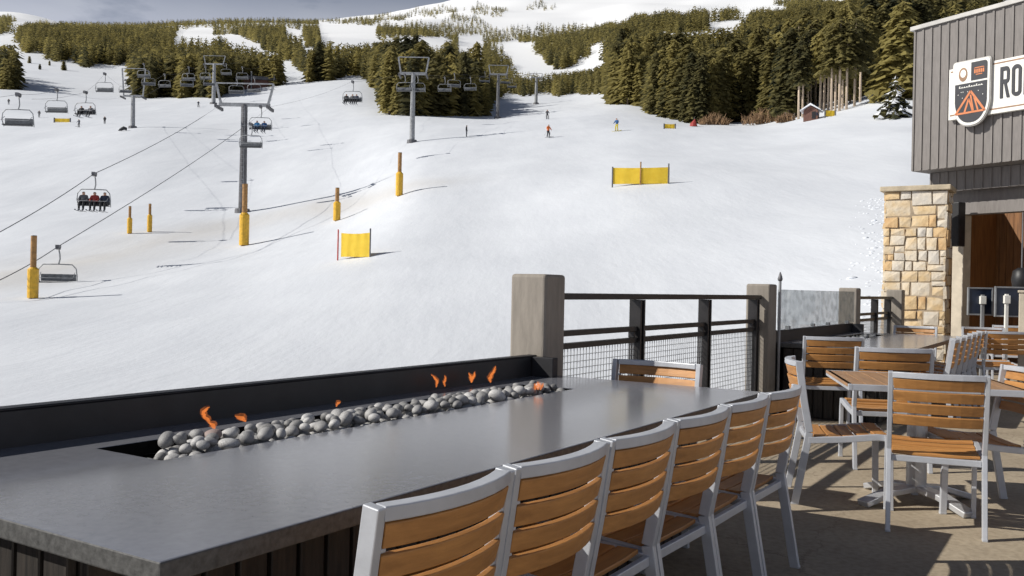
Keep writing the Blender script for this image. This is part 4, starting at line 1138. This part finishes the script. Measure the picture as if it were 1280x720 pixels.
# ------------------------------------------------------------------ lift towers, chairs, cables
def tower(px,pyb,pya,span,pyh,label,mat,wpx,rot=0.0):
    g=ground(px,pyb); s=g.y/F; h=(pyb-pya)*s; t=thing('lift_tower',label,'lift tower',g,rot,'chairlift towers')
    w=wpx*s/2; hs=span*s/2; hh=(pya-pyh)*s
    m=MB(); m.tube([(0,0,-.5),(0,0,h*.5),(0,0,h)],[w*1.15,w,w*.85],12); m.build('mast',M[mat],t,smooth=False)
    m=MB(); m.b2((-hs,-.18,h-.18),(hs,.18,h+.18)); m.build('crossarm',M['galv'],t,bevel=.03)
    m=MB()
    for sg in (-1,1): m.sweep([(sg*hs*.93,0,h+.18),(sg*hs*1.02,0,h+hh*.5),(sg*hs*1.12,0,h+hh)],.22,.22,(0,1,0))
    m.b2((-hs*1.12,-.06,h+hh),(hs*1.12,.06,h+hh+.12)); m.build('lifting_frame',M['galv'],t)
    for sg in (-1,1):
        m=MB(); m.b2((sg*hs-.08,-1.3,h-.50),(sg*hs+.08,1.3,h-.30))
        for y in (-1.1,-.55,0,.55,1.1): m.tube([(sg*hs-.1,y,h-.36),(sg*hs+.1,y,h-.36)],.2,12)
        m.b2((sg*hs-.05,-.05,h-.35),(sg*hs+.05,.05,h-.185)); m.build('sheave_train',M['mastdark'],t)
    m=MB(); 
    for sg in (-1,1): m.b2((sg*.18-.02,-w-.16,h*.18),(sg*.18+.02,-w-.12,h-.2))
    z=h*.18
    while z<h-.3: m.b2((-.16,-w-.15,z),(.16,-w-.13,z+.03)); z+=.45
    m.b2((-.2,-w-.115,h*.3),(.2,-w*.8,h*.3+.05)); m.b2((-.2,-w-.115,h*.8),(.2,-w*.8,h*.8+.05)); m.build('ladder',M['galv'],t)
    m=MB(); m.tube([(0,0,-.3),(0,0,.35)],[w*2.2,w*2.0],12); m.build('footing',M['mastdark'],t)
    return t,g,h,hs
TA=tower(303,265,131,64,105,'tall dark lift tower behind the padded pole, with wide horned crossarm','mastdark',9)
TB=tower(166,160,120,26,86,'lift tower crowded with wheels beside the dark covered bundle','galv',5)
TC=tower(267,130,80,24,70,'pale slim lift tower in front of the conifer stand','galv',4.5)
TD=tower(515,178,92,34,72,'pale lift tower with a horned crossarm before the mid slope grove','galv',6)
TE=tower(622,148,93,22,82,'grey lift tower at the shaded end of the mid slope grove','mastdark',4)
TF=tower(670,130,97,13,92,'small grey lift tower on the upper run past the grove','galv',3.6)
TG=tower(695,117,99,10,96,'tiny distant lift tower at the top of the upper run','galv',3)

def make_lift_chair():
    t=thing('lift_chair','x','lift chair'); W=2.3
    m=MB(); m.b2((-.12,-.3,-.1),(.12,.3,.1)); m.tube([(-.1,-.2,-.12),(.1,-.2,-.12)],.1,10); m.tube([(-.1,.2,-.12),(.1,.2,-.12)],.1,10); m.build('grip',M['mastdark'],t)
    m=MB(); m.tube([(0,0,-.1),(.10,-.02,-.45),(.14,-.05,-.85),(.06,-.05,-1.2)],[.05]*4,8); m.build('hanger',M['galv'],t,smooth=True)
    m=MB(); hw=W/2
    m.tube([(-hw,.25,-2.5),(-hw-.06,0,-2.0),(-hw,-.02,-1.5),(-hw+.25,-.03,-1.22),(0,-.03,-1.2),(hw-.25,-.03,-1.22),(hw,-.02,-1.5),(hw+.06,0,-2.0),(hw,.25,-2.5)],.038,8); m.build('bail_frame',M['galv'],t,smooth=True)
    m=MB(); m.sweep([(-hw+.05,-.02,-2.42),(0,-.02,-2.42),(hw-.05,-.02,-2.42)],.48,.10,(0,0,1)); m.build('seat',M['seatdark'],t,bevel=.03)
    m=MB(); m.b2((-hw+.05,.24,-2.34),(hw-.05,.31,-1.86)); m.build('backrest',M['seatgrey'],t,bevel=.03)
    m=MB(); m.tube([(-hw+.1,-.5,-2.12),(-hw+.1,.1,-1.75)],.022,6); m.tube([(hw-.1,-.5,-2.12),(hw-.1,.1,-1.75)],.022,6); m.tube([(-hw+.1,-.5,-2.12),(hw-.1,-.5,-2.12)],.022,6); m.build('safety_bar',M['galv'],t)
    return t
LC=make_lift_chair(); lcf=[True]
def lift_chair(px,py,Y,label,rot=0,sc=1.0):
    """px,py: the grip on the cable"""
    p=at_y(px,py,Y)
    if lcf[0]: o=LC; lcf[0]=False; o['label']=label; o['group']='chairlift chairs'
    else: o=dup(LC,None,None,label,'chairlift chairs')
    o.location=p; o.rotation_euler=(0,0,rot); o.scale=(sc,sc,sc); return o

# people -----------------------------------------------------------
def skin_person(name,verts,edges,radii,root,mats,assign,loc,rotz,label,group=None):
    me=bpy.data.meshes.new(name); me.from_pydata(verts,edges,[]); o=bpy.data.objects.new(name,me); COL.objects.link(o)
    sk=o.modifiers.new('skin','SKIN'); sk.use_smooth_shade=True
    lay=me.skin_vertices[0].data if me.skin_vertices else None
    if lay is None:
        bm=bmesh.new(); bm.from_mesh(me); bm.verts.layers.skin.verify(); bm.to_mesh(me); bm.free(); lay=me.skin_vertices[0].data
    for i,r in enumerate(radii): lay[i].radius=(r,r) if not isinstance(r,tuple) else r; lay[i].use_root=(i==root)
    o.modifiers.new('sub','SUBSURF').levels=1; o.modifiers['sub'].render_levels=1
    dg=bpy.context.evaluated_depsgraph_get(); m2=bpy.data.meshes.new_from_object(o.evaluated_get(dg)); m2.name=name
    o.modifiers.clear(); o.data=m2; bpy.data.meshes.remove(me)
    m2.materials.clear()
    for m_ in mats: m2.materials.append(m_)
    for p in m2.polygons: p.material_index=assign(p.center); p.use_smooth=True
    o.location=loc; o.rotation_euler=(0,0,rotz); tag(o,label,'person',group); return o
def person(loc,rotz,pose,top,legs,label,group=None,helmet='cloth_black',board=False,sc=1.0):
    """faces -y"""
    if pose=='ski':
        V=[(0,.02,.92),(0,-.03,1.12),(0,-.07,1.36),(0,-.09,1.50),(0,-.11,1.62),(0,-.11,1.72), (-.1,-.0,.86),(-.15,-.14,.5),(-.16,.0,.10),(-.16,-.14,.05),(.1,0,.86),(.15,-.14,.5),(.16,0,.10),(.16,-.14,.05),
           (-.20,-.07,1.40),(-.32,-.12,1.16),(-.30,-.34,1.02),(-.30,-.40,1.0),(.20,-.07,1.40),(.32,-.12,1.16),(.30,-.34,1.02),(.30,-.40,1.0)]
    elif pose=='stand':
        V=[(0,0,.95),(0,0,1.15),(0,-.01,1.40),(0,-.02,1.53),(0,-.04,1.63),(0,-.04,1.73), (-.1,0,.88),(-.12,-.03,.48),(-.12,.02,.08),(-.12,-.12,.05),(.1,0,.88),(.12,-.03,.48),(.12,.02,.08),(.12,-.12,.05),
           (-.2,0,1.42),(-.29,.0,1.14),(-.27,-.12,.92),(-.27,-.15,.86),(.2,0,1.42),(.29,.0,1.14),(.27,-.12,.92),(.27,-.15,.86)]
    else: # seated, origin at the seat surface
        V=[(0,0,.10),(0,.05,.30),(0,.07,.52),(0,.05,.64),(0,.02,.74),(0,.02,.84), (-.1,-.02,.09),(-.13,-.42,.10),(-.13,-.46,-.36),(-.13,-.60,-.40),(.1,-.02,.09),(.13,-.42,.10),(.13,-.46,-.36),(.13,-.60,-.40),
           (-.2,.06,.54),(-.27,-.02,.30),(-.2,-.26,.22),(-.18,-.31,.22),(.2,.06,.54),(.27,-.02,.30),(.2,-.26,.22),(.18,-.31,.22)]
    Ed=[(0,1),(1,2),(2,3),(3,4),(4,5),(0,6),(6,7),(7,8),(8,9),(0,10),(10,11),(11,12),(12,13),(2,14),(14,15),(15,16),(16,17),(2,18),(18,19),(19,20),(20,21)]
    Rd=[.15,.15,.17,.07,.12,.09,.11,.09,.07,.06,.11,.09,.07,.06,.09,.07,.055,.05,.09,.07,.055,.05]
    V=[tuple(c*sc for c in v) for v in V]; Rd=[r*sc for r in Rd]
    hz,nk=V[4][2]-.02*sc,V[3][2]-.03*sc; pel=V[0][2]+.02*sc; ft=.13*sc if pose!='sit' else -.30*sc
    hip_y=-.16*sc
    def asg(c):
        if c.z>hz and (pose!='x'): return 2 if (c.z>hz+.07*sc or c.y>V[4][1]-.02*sc) else 3
        if c.z>nk: return 3
        if pose=='sit':
            if c.z<ft: return 4
            arm=abs(c.x)>.19*sc and c.z>.17*sc
            return 0 if (c.z>.2*sc or arm) else 1
        if c.z<ft: return 4
        if abs(c.x)>.21*sc and c.z>.8*sc: return 0
        return 0 if c.z>pel else 1
    o=skin_person('person',V,Ed,Rd,0,[M[top],M[legs],M[helmet],M['skin'],M['ski']],asg,loc,rotz,label,group)
    if pose=='ski' and not board:
        for sg in (-1,1):
            m=MB(); m.sweep([(sg*.16,-.95,.06),(sg*.16,-.85,.02),(sg*.16,0,.012),(sg*.16,.75,.015)],.09,.02,(0,0,1)); m.build('ski',M['ski'],o)
            m=MB(); m.tube([(sg*.31,-.40,1.05),(sg*.42,.25,.25)],.012,6); m.build('ski_pole',M['galv'],o)
    elif board:
        m=MB(); m.sweep([(-.75,-.06,.05),(-.62,-.06,.015),(0,-.06,.012),(.62,-.06,.015),(.75,-.06,.05)],.26,.018,(0,0,1)); m.build('snowboard',M['cloth_yellow'],o)
    elif pose=='sit':
        for sg in (-1,1):
            m=MB(); m.sweep([(sg*.13,-1.25,-.40),(sg*.13,-1.15,-.455),(sg*.13,-.55,-.465),(sg*.13,.2,-.465)],.085,.02,(0,0,1)); m.build('ski',M['ski'],o)
    return o
def skier(px,py,top,legs,label,pose='ski',rot=0,board=False,sc=1.0):
    g=ground(px,py); o=person((g.x,g.y,g.z+.01),rot,pose,top,legs,label,None,'cloth_black',board); o.scale=(sc,)*3; return o
skier(685,172,'cloth_orange','cloth_black','skier in an orange jacket and black trousers coming down the run',rot=R(35))
skier(771,164,'cloth_blue','cloth_yellow','snowboarder in a blue jacket and yellow trousers on the open run',rot=R(-40),board=True)
skier(684,149,'cloth_grey','cloth_black','skier in dark grey uphill of the orange jacketed skier',rot=R(10))
skier(583,171,'cloth_black','cloth_grey','dark clothed skier standing upright below the mid slope grove',pose='stand',rot=R(90))
skier(248,134,'cloth_navy','cloth_black','skier in dark navy beside the pale slim lift tower',rot=R(30))
skier(131,155,'cloth_black','cloth_black','skier all in black on the snow beside the crowded lift tower',pose='stand')
skier(99,159,'cloth_navy','cloth_black','dark skier directly below the occupied far lift chair',rot=R(-20))
skier(49,147,'cloth_grey','cloth_grey','grey clothed skier beside the small yellow net',pose='stand',rot=R(40))
skier(11,131,'cloth_black','cloth_grey','skier in black beside the empty lift chair at the picture edge',pose='stand',rot=R(20))
def rider(ch,dx,top,legs,label):
    s=ch.scale[0]; rz=ch.rotation_euler.z
    off=Matrix.Rotation(rz,3,'Z')@Vector((dx*s,.02,-2.36*s))
    return person(ch.location+off,rz,'sit',top,legs,label,'riders on the chairlift')

# lift A
cA=lift_chair(118,217,60,'lift chair carrying three riders under the upper cable',R(8),.86)
rider(cA,-.75,'cloth_grey','cloth_black','rider in grey on the three person lift chair, at its outer end')
rider(cA,.05,'cloth_red','cloth_black','rider in a red jacket in the middle of the lift chair')
rider(cA,.78,'cloth_navy','cloth_black','rider in navy on the three person lift chair beside the red jacket')
cA2=lift_chair(73,308,52,'empty lift chair hanging low beside the tall padded pole',R(14),.84)
c2=lift_chair(326,133,98,'lift chair with two blue clothed riders beside the dark tower mast',R(5))
rider(c2,-.35,'cloth_cyan','cloth_navy','rider in a light blue jacket on the chair at the dark tower'); rider(c2,.4,'cloth_blue','cloth_navy','rider in a deep blue jacket on the chair at the dark tower')
lift_chair(314,155,96,'empty lift chair overlapping the dark tower mast')
lift_chair(296,98,150,'pale lift chair framed by the dark tower horns, at one side',.1); lift_chair(318,97,156,'pale lift chair framed by the dark tower horns, near the middle',-.1); lift_chair(303,84,190,'small lift chair above the dark tower horns, before the station house')
# lift B
lift_chair(23,118,76,'empty lift chair hanging at the picture edge above the open snow',R(4),1.05)
lift_chair(71,112,99,'empty lift chair directly above the small yellow net')
cB=lift_chair(107,115,101,'lift chair with two riders in dark clothes above a skier',R(-6))
rider(cB,-.45,'cloth_black','cloth_black','rider in black on the far two person lift chair'); rider(cB,.6,'cloth_grey','cloth_black','rider in dark grey on the far two person lift chair')
lift_chair(131,92,124,'empty lift chair seen between the riders and the crowded tower')
for px,py,Y,l in [(180,80,170,'lift chair just past the crowded tower wheels'),(186,90,172,'lower lift chair just past the crowded tower wheels'),(206,93,178,'lift chair against the conifers between the two towers'),(236,84,170,'lift chair near the pale slim tower, upper of its pair'),(234,92,176,'lift chair near the pale slim tower, lower of its pair'),(257,84,190,'lift chair overlapping the pale slim tower'),(283,80,210,'lift chair past the pale slim tower, before the dark trees'),(262,92,192,'lower lift chair overlapping the pale slim tower'),(157,100,178,'lift chair crossing the crowded tower mast')]:
    lift_chair(px,py,Y,l,random.uniform(-.2,.2))
# lift D
cD=lift_chair(441,102,112,'lift chair with three dark riders in front of the snow crest',R(-4))
for dx,tp,l in ((-.75,'cloth_black','rider in black at the end of the crest lift chair'),(0,'cloth_grey','rider in grey in the middle of the crest lift chair'),(.5,'cloth_navy','rider in navy on the crest lift chair')): rider(cD,dx,tp,'cloth_black',l)
for px,py,Y,l in [(506,93,135,'lift chair on the crest side of the horned pale tower'),(522,94,138,'lift chair close behind the horned pale tower mast'),(556,97,165,'lift chair against the grove, first past the pale tower'),(568,92,170,'lift chair against the grove, second past the pale tower'),(588,97,180,'lift chair at the dark end of the grove'),(606,90,215,'small lift chair just before the grey tower'),(632,92,225,'small lift chair just past the grey tower'),(640,98,240,'tiny lift chair over the dark trees past the grey tower')]:
    lift_chair(px,py,Y,l,random.uniform(-.15,.15))

def cable(pts,label,r=.035,far=.010):
    m=MB(); full=[]; rad=[]
    for i in range(len(pts)-1):
        a,b=Vector(pts[i]),Vector(pts[i+1]); n=14; L=(b-a).length
        for k in range(n):
            f=k/n; p=a.lerp(b,f); p.z-=4*f*(1-f)*L*.008; full.append(p); rad.append(r if p.y<92 else far)
    full.append(Vector(pts[-1])); rad.append(far); m.tube(full,rad,5); o=m.build('lift_cable',M['cable'],smooth=True); tag(o,label,'cable'); return o
def arm(TT,sg):
    t,g,h,hs=TT; return g+Vector((sg*hs,0,h-.16))
aL,aR=arm(TA,-1),arm(TA,1)
d1=at_y(0,290,46)-at_y(118,217,60)
cable([at_y(0,290,46)+d1*1.5,at_y(0,290,46),at_y(118,217,60),aL,at_y(296,98,150),at_y(303,84,190),at_y(330,78,320)],'upper haul cable of the near lift carrying the three riders',.024)
d2=at_y(0,350,42.5)-at_y(73,308,52)
cable([at_y(0,350,42.5)+d2*1.5,at_y(0,350,42.5),at_y(73,308,52),aR,at_y(440,102,150),at_y(520,80,300)],'lower haul cable of the near lift carrying the low empty chair',.024)
cable([at_y(-60,124,62),at_y(23,118,76),at_y(71,112,99),arm(TB,-1),at_y(206,93,178),arm(TC,-1),at_y(300,70,330)],'far lift cable through the chairs above the yellow net',.012)
cable([at_y(40,124,76),at_y(107,115,101),at_y(131,92,124),arm(TB,1),at_y(236,84,172),arm(TC,1),at_y(310,72,330)],'far lift cable through the two dark riders chair',.012)
cable([at_y(441,102,112),arm(TD,-1),at_y(556,97,165),arm(TE,-1),arm(TF,-1),arm(TG,-1)],'mid slope lift cable on the crest side of its towers',.016)
cable([arm(TD,1),at_y(568,92,170),arm(TE,1),arm(TF,1),arm(TG,1)],'mid slope lift cable on the open run side of its towers',.016)

# ------------------------------------------------------------------ light, sky, camera
SUNV=Vector((-1.42,-.2,1.0)).normalized()
sl=bpy.data.lights.new('sun','SUN'); sl.energy=5.0; sl.angle=R(.5); sl.color=(1,.955,.88)
so=bpy.data.objects.new('sun',sl); COL.objects.link(so); so.rotation_euler=(-SUNV).to_track_quat('-Z','Y').to_euler()
w=bpy.data.worlds.new('World'); S.world=w; w.use_nodes=True; nt=w.node_tree; N=nt.nodes; L=nt.links
bg=N['Background']; sky=N.new('ShaderNodeTexSky'); sky.sky_type='NISHITA'; sky.sun_disc=False
sky.sun_elevation=math.asin(SUNV.z); sky.sun_rotation=math.atan2(SUNV.x,SUNV.y); sky.altitude=2900; sky.air_density=.8; sky.dust_density=.4
tc=N.new('ShaderNodeTexCoord'); mp=N.new('ShaderNodeMapping'); mp.inputs['Scale'].default_value=(1.0,1.0,3.2); mp.inputs['Location'].default_value=(.55,.2,.1)
n=N.new('ShaderNodeTexNoise'); n.inputs['Scale'].default_value=2.6; n.inputs['Detail'].default_value=7; n.inputs['Roughness'].default_value=.55
L.new(tc.outputs['Generated'],mp.inputs['Vector']); L.new(mp.outputs[0],n.inputs['Vector'])
rp=N.new('ShaderNodeValToRGB'); rp.color_ramp.elements[0].position=.24; rp.color_ramp.elements[0].color=(0,0,0,1); rp.color_ramp.elements[1].position=.36; rp.color_ramp.elements[1].color=(1,1,1,1)
L.new(n.outputs['Fac'],rp.inputs['Fac'])
n3=N.new('ShaderNodeTexNoise'); n3.inputs['Scale'].default_value=5; n3.inputs['Detail'].default_value=6; L.new(mp.outputs[0],n3.inputs['Vector'])
cr=N.new('ShaderNodeValToRGB'); cr.color_ramp.elements[0].position=.35; cr.color_ramp.elements[0].color=(12.4,12.9,14.9,1); cr.color_ramp.elements[1].position=.68; cr.color_ramp.elements[1].color=(15.6,16,17.4,1)
L.new(n3.outputs['Fac'],cr.inputs['Fac'])
sx=N.new('ShaderNodeSeparateXYZ'); L.new(tc.outputs['Generated'],sx.inputs[0])
lo=N.new('ShaderNodeMapRange'); lo.inputs['From Min'].default_value=.2; lo.inputs['From Max'].default_value=.33; lo.inputs['To Min'].default_value=1; lo.inputs['To Max'].default_value=.04; L.new(sx.outputs['Z'],lo.inputs['Value'])
ml=N.new('ShaderNodeMath'); ml.operation='MULTIPLY'; L.new(rp.outputs[0],ml.inputs[0]); L.new(lo.outputs[0],ml.inputs[1])
mx=N.new('ShaderNodeMixRGB'); L.new(ml.outputs[0],mx.inputs['Fac']); L.new(sky.outputs[0],mx.inputs[1]); L.new(cr.outputs[0],mx.inputs[2])
L.new(mx.outputs[0],bg.inputs['Color']); bg.inputs['Strength'].default_value=.05

cd=bpy.data.cameras.new('camera'); cam=bpy.data.objects.new('camera',cd); COL.objects.link(cam)
cd.sensor_width=36; cd.lens=36*F/1280; cd.clip_start=.05; cd.clip_end=12000; cd.shift_y=(HOR-360)/1280
cam.matrix_world=Matrix.Translation((0,0,EYE))@(Matrix.Rotation(R(90),4,'X')@Matrix.Rotation(R(1.2),4,'Z'))
S.camera=cam
S.view_settings.view_transform='Standard'; S.view_settings.look='None'; S.view_settings.gamma=1; S.view_settings.exposure=0
S.view_settings.use_curve_mapping=False
S.render.engine='CYCLES'; S.cycles.max_bounces=6; S.cycles.use_denoising=True; S.cycles.transparent_max_bounces=12
